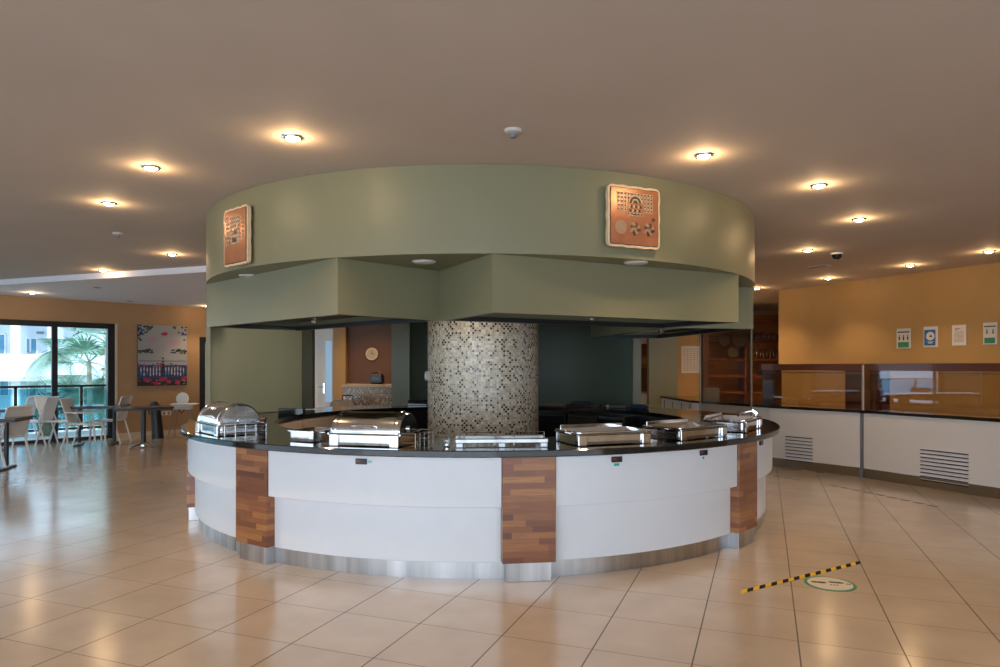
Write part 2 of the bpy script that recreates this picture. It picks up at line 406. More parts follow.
# rear room seen under the canopy, left
def pxbox(mb, p0, p1, y0, y1, d, t=.1, rz=0):   # a box whose front face stands at depth d
    x0, x1 = gx(p0, d), gx(p1, d); z1, z0 = gz(y0, d), gz(y1, d)
    mb.box(((x0+x1)/2, d+t/2, (z0+z1)/2), (x1-x0, t, z1-z0)); return mb
def colbox(mb, p0, p1, d, t=.3, z0=0, z1=H):
    x0, x1 = gx(p0, d), gx(p1, d); mb.box(((x0+x1)/2, d+t/2, (z0+z1)/2), (x1-x0, t, z1-z0)); return mb
struct('wall_rear', colbox(MB(), 300, 334, 15.4, .15), WHITE)
dm = colbox(MB(), 322, 334, 15.3, .06, .02, 2.1); d2 = struct('door_2', dm, WHITE)
m = MB(); pxbox(m, 325.5, 332, 341, 402, 15.28, .015); m.build('door_pane', mat('pane_glow_blue', (.25, .45, .65), .15, emit=(.45, .7, 1), estr=.25), d2)  # blue colour and glow stand in for a window reflection in the pane
m = MB(); x = gx(324, 15.25); m.box((x, 15.25, 1.02), (.04, .03, .22)).tube([(x, 15.24, 1.05), (x, 15.18, 1.05), (x-.12, 15.18, 1.05)], .012); m.build('door_handle', CHROME, d2)
struct('wall_rear.001', colbox(MB(), 333, 345.5, 15.0, .5), TAN)
struct('wall_rear.002', colbox(MB(), 345, 430, 15.2, .15), BROWN)
m = MB()
d = 13.0; x0, x1 = gx(343.5, d), gx(420, d); zt = gz(387.5, d)
b0 = m.add([(x0, d, 0), (x1, d, 0), (x1, d, zt), (x0, d, zt), (x0, d+.3, 0), (x0, d+.3, zt), (x1, d+.3, zt), (x1, d+.3, 0)])
m.face([b0, b0+1, b0+2, b0+3], [(0, 0), (x1-x0, 0), (x1-x0, zt), (0, zt)]); m.face([b0+4, b0, b0+3, b0+5], [(0, 0), (.3, 0), (.3, zt), (0, zt)]); m.face([b0+7, b0+4, b0+5, b0+6]); m.face([b0+1, b0+7, b0+6, b0+2]); m.face([b0+3, b0+2, b0+6, b0+5])
mw = tag(m.build('mosaic_bar', MOSAIC2), 'low bar front clad in brown and cream mosaic behind the island', 'bar')
MB().box(((x0+x1)/2, d+.18, zt+.03), (x1-x0+.06, .5, .06), ch=.01).build('counter_top', mat('tan_ledge', (.62, .42, .24), .3), mw)
# clock
cl = empty('wall_clock', (gx(372, 15.17), 15.17, gz(354, 15.17)), 0, 'small round pale clock on the dark brown rear wall', 'clock')
m = MB().lathe([(0, -.02), (.13, -.02), (.14, 0), (.13, .02), (.115, .02)], n=28); q = m.build('clock_rim', CREAM, cl); q.rotation_euler.x = PI/2; q.location.y = -.01
m = MB().disc((0, 0, .0), .116); q = m.build('clock_face', mat('clock_ivory', (.45, .36, .25), .5), cl); q.rotation_euler.x = PI/2; q.location.y = -.028
m = MB().box((0, -.035, .03), (.012, .004, .08)).box((.03, -.035, 0), (.06, .004, .01)); m.build('clock_hands', INK, cl)
# box on the ledge
e = empty('coffee_machine', (gx(376.5, 13.15), 13.2, zt+.06), 0, 'small black appliance standing on the mosaic bar ledge', 'machine')
MB().box((0, 0, .095), (.26, .2, .19), ch=.03).build('machine_body', BLACK, e)
MB().box((0, -.102, .11), (.16, .006, .07), ch=.002).build('machine_panel', mat('grey_panel', (.07, .07, .075), .3), e)
MB().tube([(-.09, 0, .18), (-.09, 0, .215), (.09, 0, .215), (.09, 0, .18)], .012).build('handle', BLACK, e)

# rear, right side
struct('wall_rear.003', colbox(MB(), 649, 677.5, 14.1, .2), GREEN)
struct('wall_rear.004', colbox(MB(), 677, 703, 14.4, .15), TAN)
struct('trim_3', colbox(MB(), 703, 708.5, 14.3, .2), BROWN)
m = MB(); pxbox(m, 681.5, 700, 346, 373, 14.39, .01); m.cur = 1
for k in range(11): pxbox(m, 683, 698.5, 349+k*2.1, 349.35+k*2.1, 14.386, .004)
for k in range(5): pxbox(m, 684+k*3.4, 684.25+k*3.4, 348.5, 371, 14.385, .004)
tag(m.build('paper_notice', [PAPER, mat('pale_ink', (.35, .30, .26), .7)]), 'white printed timetable sheet pinned to the narrow ochre wall', 'notice')

# ================================================================== CANOPY
RC = 2.88; ZB = 2.30; ZH = 1.88
can = empty('canopy', (CX, CY, ZB), 0, 'round sage green canopy hanging from the ceiling over the buffet', 'canopy')
def capart(mb, name, mats):
    o = mb.build(name, mats, can); o.location = (-CX, -CY, -ZB); return o
capart(MB().arc(RC-.12, RC, ZB, H-.002, 0, 360, 144), 'fascia', GREEN)
capart(MB().arc(.66, RC-.12, ZB+.001, ZB+.05, 0, 360, 96), 'soffit', GREEN)
HD = .992
def hood(a0, a1):
    p0, p1 = Vector(pol(RC-.004, a0)), Vector(pol(RC-.004, a1)); u = (p1-p0).normalized(); L = (p1-p0).length
    n = Vector((-u.y, u.x))      # inwards
    rz = math.atan2(u.y, u.x)
    h = empty('hood'); h.parent = can; h.location = (p0.x-CX, p0.y-CY, 0); h.rotation_euler.z = rz
    z0, z1 = ZH-ZB, 0; t = .035
    m = MB()
    m.box((L/2, t/2, (z0+z1)/2), (L, t, z1-z0)); m.box((L/2, HD-t/2, (z0+z1)/2), (L, t, z1-z0))
    m.box((t/2, HD/2, (z0+z1)/2), (t, HD-2*t, z1-z0)); m.box((L-t/2, HD/2, (z0+z1)/2), (t, HD-2*t, z1-z0))
    m.build('hood_casing', GREEN, h)
    m = MB(); m.box((L/2, HD/2, z0+.10), (L-2*t, HD-2*t, .02))
    m.build('hood_plenum', DARKIN, h)
    m = MB()
    for (cx_, cy_, sx, sy) in ((L/2, t+.02, L-2*t, .03), (L/2, HD-t-.02, L-2*t, .03), (t+.02, HD/2, .03, HD-2*t-.08), (L-t-.02, HD/2, .03, HD-2*t-.08)):
        m.box((cx_, cy_, z0+.02), (sx, sy, .04))
    m.build('hood_lip', BLACKM, h)
    k = 4; w = (L-.3)/k
    for i in range(k):
        m = MB(); x0 = .15+w*i
        m.box((x0+w/2, HD/2, z0+.085), (w-.02, HD*.62, .01))
        for j in range(10): m.box((x0+w*(j+.7)/10.6, HD/2, z0+.075), (.012, HD*.6, .02))
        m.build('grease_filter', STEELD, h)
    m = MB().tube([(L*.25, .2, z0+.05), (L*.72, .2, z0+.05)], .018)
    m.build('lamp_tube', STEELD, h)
    m = MB().tube([(L*.5, HD*.5, z0+.1), (L*.5, HD*.5, z0+.03)], .02); m.lathe([(0, -.02), (.03, -.01), (.035, .01), (.01, .02)], (L*.5, HD*.5, z0+.02), 12); m.build('nozzle', STEELD, h)
hood(-158.5, -110.6); hood(-87.3, -37.5); hood(-15.5, 34)
for px, y in ((424, 261.5), (249.5, 275.5), (636, 262.5)):
    d = .81*F/(HZ-y); 
    m = MB().lathe([(0, -.012), (.075, -.012), (.09, -.004), (.092, 0)], n=28)
    q = m.build('ceiling_speaker', SPK, can); q.location = (gx(px, d)-CX, d-CY, 0); 

# green curved walls carried down from the canopy onto the ring
def gwall(name, a0, a1, mt):
    m = MB().arc(2.845, 2.885, .93, ZB, a0, a1, 40); return struct(name, m, mt)
gwall('wall_canopy', 149.6, 201, GREEN)
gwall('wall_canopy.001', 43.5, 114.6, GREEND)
a = pol(2.9, 113.8)
m = MB(); colbox(m, 391.5, 409.5, 10.32, .12, .93, ZB); struct('wall_canopy.002', m, GREEN)
m = MB(); colbox(m, 633, 641, 9.75, .12, .93, ZB); struct('wall_canopy.003', m, GREEN)
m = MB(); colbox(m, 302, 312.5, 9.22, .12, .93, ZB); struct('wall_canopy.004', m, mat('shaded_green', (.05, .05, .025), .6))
# black upstands
for nme, p0, p1, d, lab in (('granite_upstand', 278, 303, 8.2, 'short black granite upstand on the ring below the left green wall'), ('granite_upstand', 408, 427, 10.2, 'short black granite upstand left of the mosaic column on the rear ring')):
    x0, x1 = gx(p0, d), gx(p1, d); tag(MB().box(((x0+x1)/2, d+.05, .96), (x1-x0, .1, .077), ch=.004).build(nme, GRANITE), lab, 'upstand', None)

# glass screen on the right
gA, gB = pol(2.86, -15.2), pol(2.86, 33.5); gM = ((gA[0]+gB[0])/2, (gA[1]+gB[1])/2)
gs = empty('glass_screen', (gA[0], gA[1], .92), math.atan2(gM[1]-gA[1], gM[0]-gA[0]), 'tall clear glass screen between the counter and canopy at the right', 'screen')
L = math.hypot(gM[0]-gA[0], gM[1]-gA[1])
MB().box((L/2, 0, .48), (L, .01, .955)).build('pane', GLASSB, gs)
for x in (.006, L-.006): MB().box((x, 0, .48), (.012, .018, .955)).build('edge_strip', mat('screen_edge', (.25, .24, .2), .2, .8), gs)

# mosaic column
m = MB(); m.lathe([(.625, 0), (.625, ZB)], (CX, CY, 0), 72, uvr=.625); tag(m.build('mosaic_column', MOSAIC), 'round column clad in small beige and black mosaic tiles', 'column')
dirc = Vector((gx(430, 7.3)-CX, 7.5-CY)).normalized()
e = empty('wall_switch', (CX-.60, CY-.20, gz(376, 7.6)), R(-68), 'small pale grey switch box on the left flank of the mosaic column', 'switch')
MB().box((0, -.01, 0), (.09, .04, .1), ch=.006).build('switch_box', mat('grey_switch', (.42, .40, .36), .4), e)
MB().box((0, -.033, 0), (.04, .01, .05), ch=.003).build('rocker', WHITE, e)
# brown pipe behind column right
tag(MB().box((gx(537.2, 8.0), 8.0, 1.6), (.03, .05, 1.35)).build('cable_duct', BROWN), 'narrow brown duct running up the right side of the mosaic column', 'duct')

# ring plaques
def plaque(px, zc, w, h, kind, label):
    s = (px-500)/F; A = 1+s*s; B = 2*(s*-CX-CY); Cc = CX*CX+CY*CY-(RC+.02)**2
    d = (-B-math.sqrt(B*B-4*A*Cc))/(2*A); x = s*d; ang = math.atan2(d-CY, x-CX)
    e = empty('wall_plaque', (x, d, zc), ang+PI/2, label, 'plaque')
    rnd = random.Random(kind)
    def outline(w, h, r, wob):
        pts = []
        for cx_, cz_, s0 in ((w/2-r, -h/2+r, -90), (w/2-r, h/2-r, 0), (-w/2+r, h/2-r, 90), (-w/2+r, -h/2+r, 180)):
            for k in range(5): a_ = R(s0+k*22.5); pts.append((cx_+r*math.cos(a_), cz_+r*math.sin(a_)))
            nx_ = {-90: (w/2, None), 0: (None, h/2), 90: (-w/2, None), 180: (None, -h/2)}[s0]
            for k in range(1, 8):
                t = k/8; j = math.sin(k*2.3+s0)*wob
                if s0 == -90: pts.append((w/2+j, -h/2+r+(h-2*r)*t))
                elif s0 == 0: pts.append((w/2-r-(w-2*r)*t, h/2+j))
                elif s0 == 90: pts.append((-w/2+j, h/2-r-(h-2*r)*t))
                else: pts.append((-w/2+r+(w-2*r)*t, -h/2+j))
        return pts
    I = Matrix.Identity(4)
    MB().ngon(outline(w, h, .035, .004), Matrix.Translation((0, .0, 0)), .03).build('border', CREAM, e)
    MB().ngon(outline(w-.034, h-.034, .012, .002), Matrix.Translation((0, -.028, 0)), .006).build('stitch_line', MOTIFD, e)
    MB().ngon(outline(w-.044, h-.044, .01, .001), Matrix.Translation((0, -.031, 0)), .006).build('panel', COPPER, e)
    m = MB(); Y = -.039
    def sq(x, z, a_, b_, c): m.cur = c; m.box((x, Y-.001*c, z), (a_, .004, b_))
    def ring(x, z, r, t, c, n=20):
        m.cur = c
        for k in range(n):
            a0, a1 = 2*PI*k/n, 2*PI*(k+.82)/n
            m.ngon([(x+(r-t)*math.cos(a0), z+(r-t)*math.sin(a0)), (x+r*math.cos(a0), z+r*math.sin(a0)), (x+r*math.cos(a1), z+r*math.sin(a1)), (x+(r-t)*math.cos(a1), z+(r-t)*math.sin(a1))], Matrix.Translation((0, Y, 0)), .004)
    def spiral_sq(x, z, s_, c):
        for k, q in enumerate((s_, s_*.6, s_*.25)):
            sq(x, z, q, q, 1 if k % 2 else 0)
    if kind == 1:
        for ix in range(11):
            for iz in range(6):
                x = -.145+ix*.029; z = .02+iz*.029
                if iz == 0 and abs(ix-5) > 2: continue
                if abs(ix-5) < 3 and 1 <= iz <= 3: continue
                spiral_sq(x, z, .022, 0)
        for k, r in enumerate((.062, .047, .032, .018)):
            n = 14
            m.cur = k % 2
            for j in range(n):
                a0, a1 = PI*j/n, PI*(j+.9)/n
                m.ngon([((r-.011)*math.cos(a0), .10+(r-.011)*math.sin(a0)), (r*math.cos(a0), .10+r*math.sin(a0)), (r*math.cos(a1), .10+r*math.sin(a1)), ((r-.011)*math.cos(a1), .10+(r-.011)*math.sin(a1))], Matrix.Translation((0, Y-.003, 0)), .004)
        for k in range(6): sq(-.05+k*.02, .075, .013, .02, k % 2)
        for k in range(5): sq(-.04+k*.02, .045, .013, .018, 1-k % 2)
        sq(0, .015, .07, .018, 0); sq(0, .015, .04, .008, 1)
        m.build('mask_motif', [MOTIF, MOTIFD], e); m = MB()
        for r in (.048, .034, .021, .009): ring(-.125, -.085, r, .006, 0, 26)
        m.build('disc_motif', [MOTIF, MOTIFD], e)
        for x in (0.0, .125):
            m = MB()
            for k in range(16):
                a_ = k*2.4; r_ = .011*math.sqrt(k); ring(x+r_*math.cos(a_), -.085+r_*math.sin(a_), .010, .004, (k % 2), 8)
            m.build('disc_motif', [MOTIF, MOTIFD], e)
        m = MB()
        for dx, dz in ((0, 0), (.012, 0), (-.012, 0), (0, .012), (0, -.012)): sq(.165+dx*.8, -.01+dz*.8, .008, .008, 1)
    else:
        for ix in range(5):
            for iz in range(7):
                if (ix, iz) in ((1, 3), (3, 4)): continue
                spiral_sq(-.06+ix*.032, -.045+iz*.032, .026, 0)
        m.cur = 1; sq(.0, -.03, .07, .035, 1); sq(.015, .03, .05, .03, 1)
        m.build('block_motif', [MOTIF, MOTIFD], e); m = MB()
        for k in range(6): ring(-.13, -.06+.034*k, .013, .005, 0, 8); ring(-.10, -.06+.034*k, .008, .004, 0, 8)
        m.build('chain_motif', [MOTIF, MOTIFD], e); m = MB()
        for k in range(6): ring(.13, -.04+.034*k, .010, .004, 0, 8)
        m.build('chain_motif', [MOTIF, MOTIFD], e); m = MB()
        ring(-.135, .15, .025, .006, 0, 12)
    m.build('motif', [MOTIF, MOTIFD], e)
plaque(632, 2.602, .46, .455, 1, 'square copper-toned relief plaque with cream border, motifs above three discs, right of centre')
plaque(239, 2.555, .40, .47, 2, 'square copper-toned relief plaque with cream border, seen obliquely at the left of the canopy')

# ================================================================== ISLAND COUNTER
wt = MB().arc(2.24, 3.11, .872, .92, 0, 360, 160, ch=.006)
tag(wt.build('worktop', GRANITE), 'black polished granite ring worktop of the round buffet', 'worktop')
PIL = [-161.5, -124.3, -82.6, -42.1, 0, 41.5, 83, 124.5, 166]
plab = {-161.5: 'wooden stave pillar at the far left edge of the round buffet', -124.3: 'wooden stave pillar left of the widest white panel',
        -82.6: 'wooden stave pillar at the front centre of the round buffet', -42.1: 'wooden stave pillar at the right of the round buffet front'}
for a_ in PIL:
    p = pol(3.0, a_)
    lab = plab.get(a_)
    if lab is None and a_ > 60: continue
    e = empty('wooden_pillar', (p[0], p[1], 0), R(a_+90), lab or 'wooden stave pillar on the far right side of the round buffet', 'pillar')
    MB().box((0, .015, .501), (.375, .13, .738)).build('pillar_body', WOOD, e, bevel=.003)
    MB().box((0, .03, .066), (.318, .13, .132)).build('plinth', STEEL, e, bevel=.002)
GW = math.degrees(.1885/3.0)
def inner_mat(a):
    return BROWNIN if a > 110 or a < -60 else BLACK
BROWNIN = mat('tan_inner_panel', (.30, .19, .11), .5, noise=.08)
ulab = {-161.5: 'white two-tier counter unit at the left of the round buffet, between wooden pillars',
        -124.3: 'wide white two-tier counter unit under the closed rectangular chafing dish',
        -82.6: 'white two-tier counter unit with two displays under the open chafing dishes',
        -42.1: 'white two-tier counter unit curving away at the far right of the round buffet'}
for a_, an_ in zip(PIL, PIL[1:]+[198.5]):
    a0, a1 = a_+GW, an_-GW
    am = (a0+a1)/2; 
    e = empty('counter_unit', (*pol(2.95, am), 0), 0, ulab.get(a_), 'counter unit')
    off = (-pol(2.95, am)[0], -pol(2.95, am)[1], 0)
    vis = a_ in ulab
    if vis:
        q = MB().arc(2.93, 3.04, .517, .871, a0+.03, a1-.03, 28, ch=.004).build('upper_panel', WHITEP, e, off)
        q = MB().arc(2.90, 2.98, .123, .5165, a0+.03, a1-.03, 28, ch=.003).build('lower_panel', WHITEP, e, off)
        q = MB().arc(2.90, 2.95, 0, .1225, a0-.5, a1+.5, 28).build('kick_plate', STEEL, e, off)
    else:
        MB().arc(2.9, 2.98, 0, .871, a0-3.2, a1+3.2, 24).build('outer_panel', WHITEP, e, off)
        e['label'] = 'white counter unit on the rear of the round buffet'; e['group'] = 'rear counter units of the round buffet'
    MB().arc(2.27, 2.31, 0, .87, a0-3.4, a1+3.4, 20).build('inner_panel', inner_mat(am), e, off)
    ds = {-161.5: [(-154.5, .82)], -124.3: [(ang_at(361, 3.05), .825)], -82.6: [(ang_at(617, 3.05), .83), (ang_at(704, 3.05), .83)], -42.1: [(-36.0, .83)]}.get(a_, [])
    for da, dz in ds:
        p = pol(3.047, da); dsp = MB().box((0, 0, 0), (.085, .014, .04), ch=.003).build('display', BLACK, e, (p[0]+off[0], p[1]+off[1], dz), R(da+90))
        MB().box((-.02, -.008, .004), (.03, .003, .018)).build('digits', mat('display_red', (.25, .02, .02), .3), dsp)
        if a_ == -82.6: MB().box((0, .003, -.038), (.042 if da < -60 else .02, .003, .018)).build('sticker', INKT, dsp)
        if a_ == -124.3: MB().box((.065, .003, .0), (.03, .003, .016)).build('sticker', mat('pale_teal', (.35, .6, .62), .4), dsp)
# appliances built under the far side
for k, a_ in enumerate((36, 50, 64, 78)):
    p = pol(2.13, a_)
    e = empty('undercounter_fridge', (p[0], p[1], 0), R(a_-90), 'black undercounter cooler inside the ring, number %d from the mosaic column' % (4-k), 'cooler')
    e['label'] = ['black cooler under the ring, farthest right inside the island', 'black cooler under the ring, second from the right inside the island', 'black glass-door cooler under the ring, second from the mosaic column', 'black glass-door cooler under the ring, nearest the mosaic column'][k]
    MB().box((0, 0, .43), (.47, .22, .84), ch=.008).build('cabinet', BLACK, e)
    dr = MB().box((0, -.115, .45), (.43, .02, .72), ch=.004).build('door', DARKGL, e)
    MB().tube([(.19, -.15, .3), (.19, -.15, .68)], .009).build('handle', CHROME, dr)

# ---- chafing dishes
def frame_parts(e, L, W, h, leg=True):
    m = MB()
    for sy in (-1, 1): m.tube([(-L/2, sy*(W/2+.008), h), (L/2, sy*(W/2+.008), h)], .007)
    for sx in (-1, 1): m.tube([(sx*(L/2+.008), -W/2-.008, h), (sx*(L/2+.008), W/2+.008, h)], .007)
    m.build('stand_frame', CHROME, e)
    for sx in (-1, 1):
        for sy in (-1, 1):
            MB().box((sx*(L/2-.035), sy*(W/2+.004), h/2), (.07, .016, h), ch=.004).build('leg', CHROME, e)
def pan(e, L, W, z0, z1, rim=.02, open_=True):
    m = MB(); t = .012
    def ringv(l, w, z, r=.03):
        pts = []
        for cx_, cy_, s0 in ((l/2-r, w/2-r, 0), (-l/2+r, w/2-r, 90), (-l/2+r, -w/2+r, 180), (l/2-r, -w/2+r, 270)):
            for k in range(4): a_ = R(s0+30*k); pts.append((cx_+r*math.cos(a_), cy_+r*math.sin(a_), z))
        return pts
    rs = [ringv(L-.004, W-.004, z0), ringv(L-.002, W-.002, z0+.02), ringv(L, W, z1-.008), ringv(L+2*rim, W+2*rim, z1-.006), ringv(L+2*rim, W+2*rim, z1), ringv(L-.02, W-.02, z1), ringv(L-.05, W-.05, z0+.025)]
    ids = [m.add(r_) for r_ in rs]; n = len(rs[0])
    m.face([ids[0]+k for k in range(n)][::-1])
    for q in range(len(ids)-1):
        for k in range(n): l = (k+1) % n; m.face([ids[q]+k, ids[q]+l, ids[q+1]+l, ids[q+1]+k])
    m.face([ids[-1]+k for k in range(n)])
    return m.build('water_pan', CHROME, e)
def rolltop(name, loc, rz, label, L=.54, W=.36, hb=.10, hd=.155, handle=True):
    e = empty(name, loc, rz, label, 'chafing dish')
    frame_parts(e, L, W, hb-.012); pan(e, L-.01, W-.01, .008, hb, .012)
    m = MB(); m.smooth = True; n = 22; xs = [(-L/2, .93), (-L/2+.012, .985), (-L/2+.03, 1), (L/2-.03, 1), (L/2-.012, .985), (L/2, .93)]
    rg = []
    for x, s_ in xs:
        rg.append(m.add([(x, -W/2*s_*math.cos(PI*k/n), hb+.003+hd*s_*math.sin(PI*k/n)) for k in range(n+1)]))
    for q in range(len(rg)-1):
        for k in range(n): m.face([rg[q]+k, rg[q+1]+k, rg[q+1]+k+1, rg[q]+k+1])
    m.smooth = False
    m.face([rg[0]+k for k in range(n+1)]); m.face([rg[-1]+k for k in range(n+1)][::-1])
    lid = m.build('lid', CHROME, e)
    for sx in (-1, 1):   # raised rims on the lid ends
        m = MB(); x = sx*(L/2-.045); pts = [(x, -(W/2+.003)*math.cos(PI*k/n), hb+.003+(hd+.003)*math.sin(PI*k/n)) for k in range(n+1)]; m.tube(pts, .005, 6); m.build('lid_rim', CHROME, lid)
    a_ = R(22); yy, zz = -W/2*math.cos(a_), hb+hd*math.sin(a_)
    MB().tube([(-.09, yy, zz), (-.085, yy-.035, zz+.004), (0, yy-.045, zz+.005), (.085, yy-.035, zz+.004), (.09, yy, zz)], .008).build('lid_handle', CHROME, lid)
    for sx in (-1, 1):
        m = MB().tube([(sx*(L/2-.002), 0, hb+.02), (sx*(L/2+.014), 0, hb+.02)], .024, 14); m.build('hinge', CHROME, e)
    return e
WZ = .921
d1a = -138.7
e1 = rolltop('roll_top_chafing_dish', (-2.30, 5.93, WZ), R(-138.7+90)+PI, 'shiny roll-top chafing dish seen end-on at the left of the counter')
e1.location = (*pol(2.84, -139), WZ); e1.rotation_euler.z = R(-139+90)
e2 = rolltop('roll_top_chafing_dish', (*pol(2.80, -105.2), WZ), R(-105.2+90), 'closed roll-top chafing dish broadside on the widest counter front', hd=.135)
for q in (e1, e2):   # fold-down wire rests at the end
    m = MB(); L_ = .28
    for z in (.035, .075, .1): m.tube([(L_, -.17, z), (L_+.11, -.17, z), (L_+.11, .17, z), (L_, .17, z)], .004, 6)
    for y in (-.17, -.085, 0, .085, .17): m.tube([(L_+.11, y, .0), (L_+.11, y, .1)], .004, 6)
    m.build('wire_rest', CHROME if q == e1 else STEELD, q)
def openchafer(a_, label, L=.52, W=.36, h=.10, r=2.76, loop=False, rail_=True):
    e = empty('open_chafing_dish', (*pol(r, a_), WZ), R(a_+90), label, 'chafing dish')
    frame_parts(e, L, W, h-.02); pan(e, L-.01, W-.01, .008, h)
    for sx in (-1, 1): m = MB(); m.tube([(sx*(L/2+.005), -.07, h-.015), (sx*(L/2+.04), -.06, h-.01), (sx*(L/2+.04), .06, h-.01), (sx*(L/2+.005), .07, h-.015)], .006); m.build('side_handle', CHROME, e)
    MB().box((0, W/2-.004, h+.012), (L-.06, .008, .03), ch=.003).build('rear_lip', CHROME, e)
    if loop:
        MB().tube([(L/2+.03, -.13, 0), (L/2+.03, -.13, h+.02), (L/2+.03, -.09, h+.045), (L/2-.08, -.09, h+.05), (-.12, -.09, h+.05), (-.17, -.09, h+.03)], .012).build('lid_handle', CHROME, e)
    return e
openchafer(-69.5, 'open stainless chafing pan just right of the central wooden pillar', L=.60)
openchafer(-52, 'open stainless chafing pan, middle of the three on the right', L=.60)
openchafer(-33, 'open stainless chafing pan with raised tubular handle at the right end', L=.60, h=.11, loop=True)
def lowstand(a_, L, label, r=2.78):
    e = empty('chafing_stand', (*pol(r, a_), WZ), R(a_+90), label, 'food stand')
    W = .34
    MB().box((0, -.12, .045), (L, .05, .03), ch=.004).build('front_rail', STEEL, e)
    MB().box((0, .14, .045), (L, .05, .03), ch=.004).build('rear_rail', STEEL, e)
    for sx in (-1, 0, 1): MB().box((sx*(L/2-.03), -.12, .015), (.05, .05, .03), ch=.003).build('foot', STEEL, e)
    for sx in (-1, 1): MB().box((sx*(L/2-.03), .14, .015), (.05, .05, .03), ch=.003).build('foot', STEEL, e)
    for x0, x1 in ((-L/2+.05, -.04), (.1, L/2-.01)):
        m = MB(); m.tube([(x0, .0, .0), (x0, .0, .095), (x1, .0, .095), (x1, .0, 0)], .004, 6); m.build('wire_loop', CHROME, e)
lowstand(-86, .66, 'empty low steel chafing stand with wire loops in front of the column')
e = empty('food_pan', (*pol(2.74, -117.3), WZ), R(-117.3+90), 'small empty stainless food pan just left of the closed broadside chafing dish', 'food pan')
pan(e, .24, .30, .006, .085, .015)
for sx in (-1, 1): MB().tube([(sx*.12, -.05, .07), (sx*.15, -.05, .07), (sx*.15, .05, .07), (sx*.12, .05, .07)], .005).build('side_handle', CHROME, e)
for k, (px, y) in enumerate(((447, 446.5), (461, 445.5))):
    d = (EYE-.92)*F/(y-HZ)
    e = empty('glass_candle_cup', (gx(px, d), d, WZ), 0, ['small clear glass cup on the granite, left of a pair', 'small clear glass cup on the granite, right of a pair beside the steel stand'][k], 'cup')
    MB().lathe([(0, 0), (.028, 0), (.036, .03), (.034, .05), (.031, .05), (.033, .03), (.026, .006), (0, .006)], n=20).build('glass_bowl', GLASS, e)
    MB().lathe([(0, .007), (.022, .007), (.022, .02), (0, .02)], n=16).build('tealight', CHROME, e)
# items on the far side of the ring
e = empty('serving_tray', (*pol(2.62, 76), WZ), R(-14), 'dark serving tray stack left on the far ring right of the column', 'tray')
e.location = (gx(584, 9.95), 9.95, WZ)
MB().box((0, 0, .015), (.5, .3, .03), ch=.01).build('tray_base', BLACK, e); MB().box((-.05, 0, .05), (.26, .2, .04), ch=.012).build('tray_cover', BLACKM, e)
e = empty('card_terminal', (gx(618, 9.6), 9.6, WZ), R(-20), 'long dark grey device with a pale end lying on the far ring', 'device')
MB().box((0, 0, .022), (.24, .09, .044), ch=.01).build('device_body', mat('grey_device', (.07, .07, .075), .4), e); MB().box((-.14, 0, .022), (.04, .07, .04), ch=.01).build('end_cap', PAPER, e)
e = empty('folded_cloth', (gx(639, 9.35), 9.35, WZ), R(-25), 'dark blue folded cloth lying on the far ring', 'cloth')
MB().box((0, 0, .03), (.24, .14, .06), ch=.02).build('cloth_fold', mat('navy_cloth', (.02, .035, .07), .8, noise=.2, nscale=40), e)
# cloth-covered box + arch behind the ring
e = empty('covered_stand', (gx(345, 12.0), 12.2, 0), 0, 'beige cloth-draped stand behind the ring near the mosaic bar', 'stand')
m = MB(); zt_ = gz(400, 12)
pts = [(-.22, 0), (.22, 0), (.2, zt_-.06), (.16, zt_), (-.16, zt_), (-.2, zt_-.06)]
m.ngon(pts, Matrix.Translation((0, -.15, 0)), .3); m.build('drape', mat('beige_cloth', (.42, .31, .21), .8, noise=.15, nscale=10, bump=.4), e)
MB().tube([(-.09, 0, zt_-.01), (-.09, 0, zt_+.07), (.09, 0, zt_+.07), (.09, 0, zt_-.01)], .014).build('carry_handle', BLACK, e)
# pepper-mill like dark thing behind dish 1
p = pol(2.66, -133.5); e = empty('condiment_holder', (*p, WZ), 0, 'dark wooden condiment block behind the end-on chafing dish', 'holder')
MB().box((0, 0, .06), (.05, .05, .12), ch=.006).build('block', mat('dark_walnut', (.04, .02, .012), .4), e); MB().box((0, 0, .13), (.07, .06, .02), ch=.005).build('block_top', BROWN, e)

# ================================================================== RIGHT SERVING COUNTER
PL = [(3.25, 13.9), (3.35, 12.0), (4.07, 10.42), (4.87, 9.3), (5.62, 7.74), (6.35, 5.9)]
def offset(pl, d):
    out = []
    for i, p in enumerate(pl):
        a_ = Vector(pl[max(i-1, 0)]); b_ = Vector(pl[min(i+1, len(pl)-1)]); t = (b_-a_).normalized(); n = Vector((-t.y, t.x)); out.append((p[0]+n.x*d, p[1]+n.y*d))
    return out
def strip(mb, pl, d0, d1, z0, z1):
    A_, B_ = offset(pl, d0), offset(pl, d1)
    n = len(pl); b = mb.add([(x, y, z) for z in (z0, z1) for P in (A_, B_) for x, y in P])
    q = lambda zi, s, i: b+zi*2*n+s*n+i
    for i in range(n-1):
        mb.face([q(0,0,i), q(0,0,i+1), q(1,0,i+1), q(1,0,i)]); mb.face([q(0,1,i+1), q(0,1,i), q(1,1,i), q(1,1,i+1)])
        mb.face([q(1,0,i), q(1,0,i+1), q(1,1,i+1), q(1,1,i)]); mb.face([q(0,0,i+1), q(0,0,i), q(0,1,i), q(0,1,i+1)])
    mb.face([q(0,0,0), q(1,0,0), q(1,1,0), q(0,1,0)]); mb.face([q(0,0,n-1), q(0,1,n-1), q(1,1,n-1), q(1,0,n-1)])
    return mb
def lerp(a, b, t): return (a[0]+(b[0]-a[0])*t, a[1]+(b[1]-a[1])*t)
tag(strip(MB(), PL, -.03, .75, .872, .91).build('worktop', GRANITE), 'long black granite worktop of the curved serving counter along the right wall', 'worktop')
M0 = PL[3]
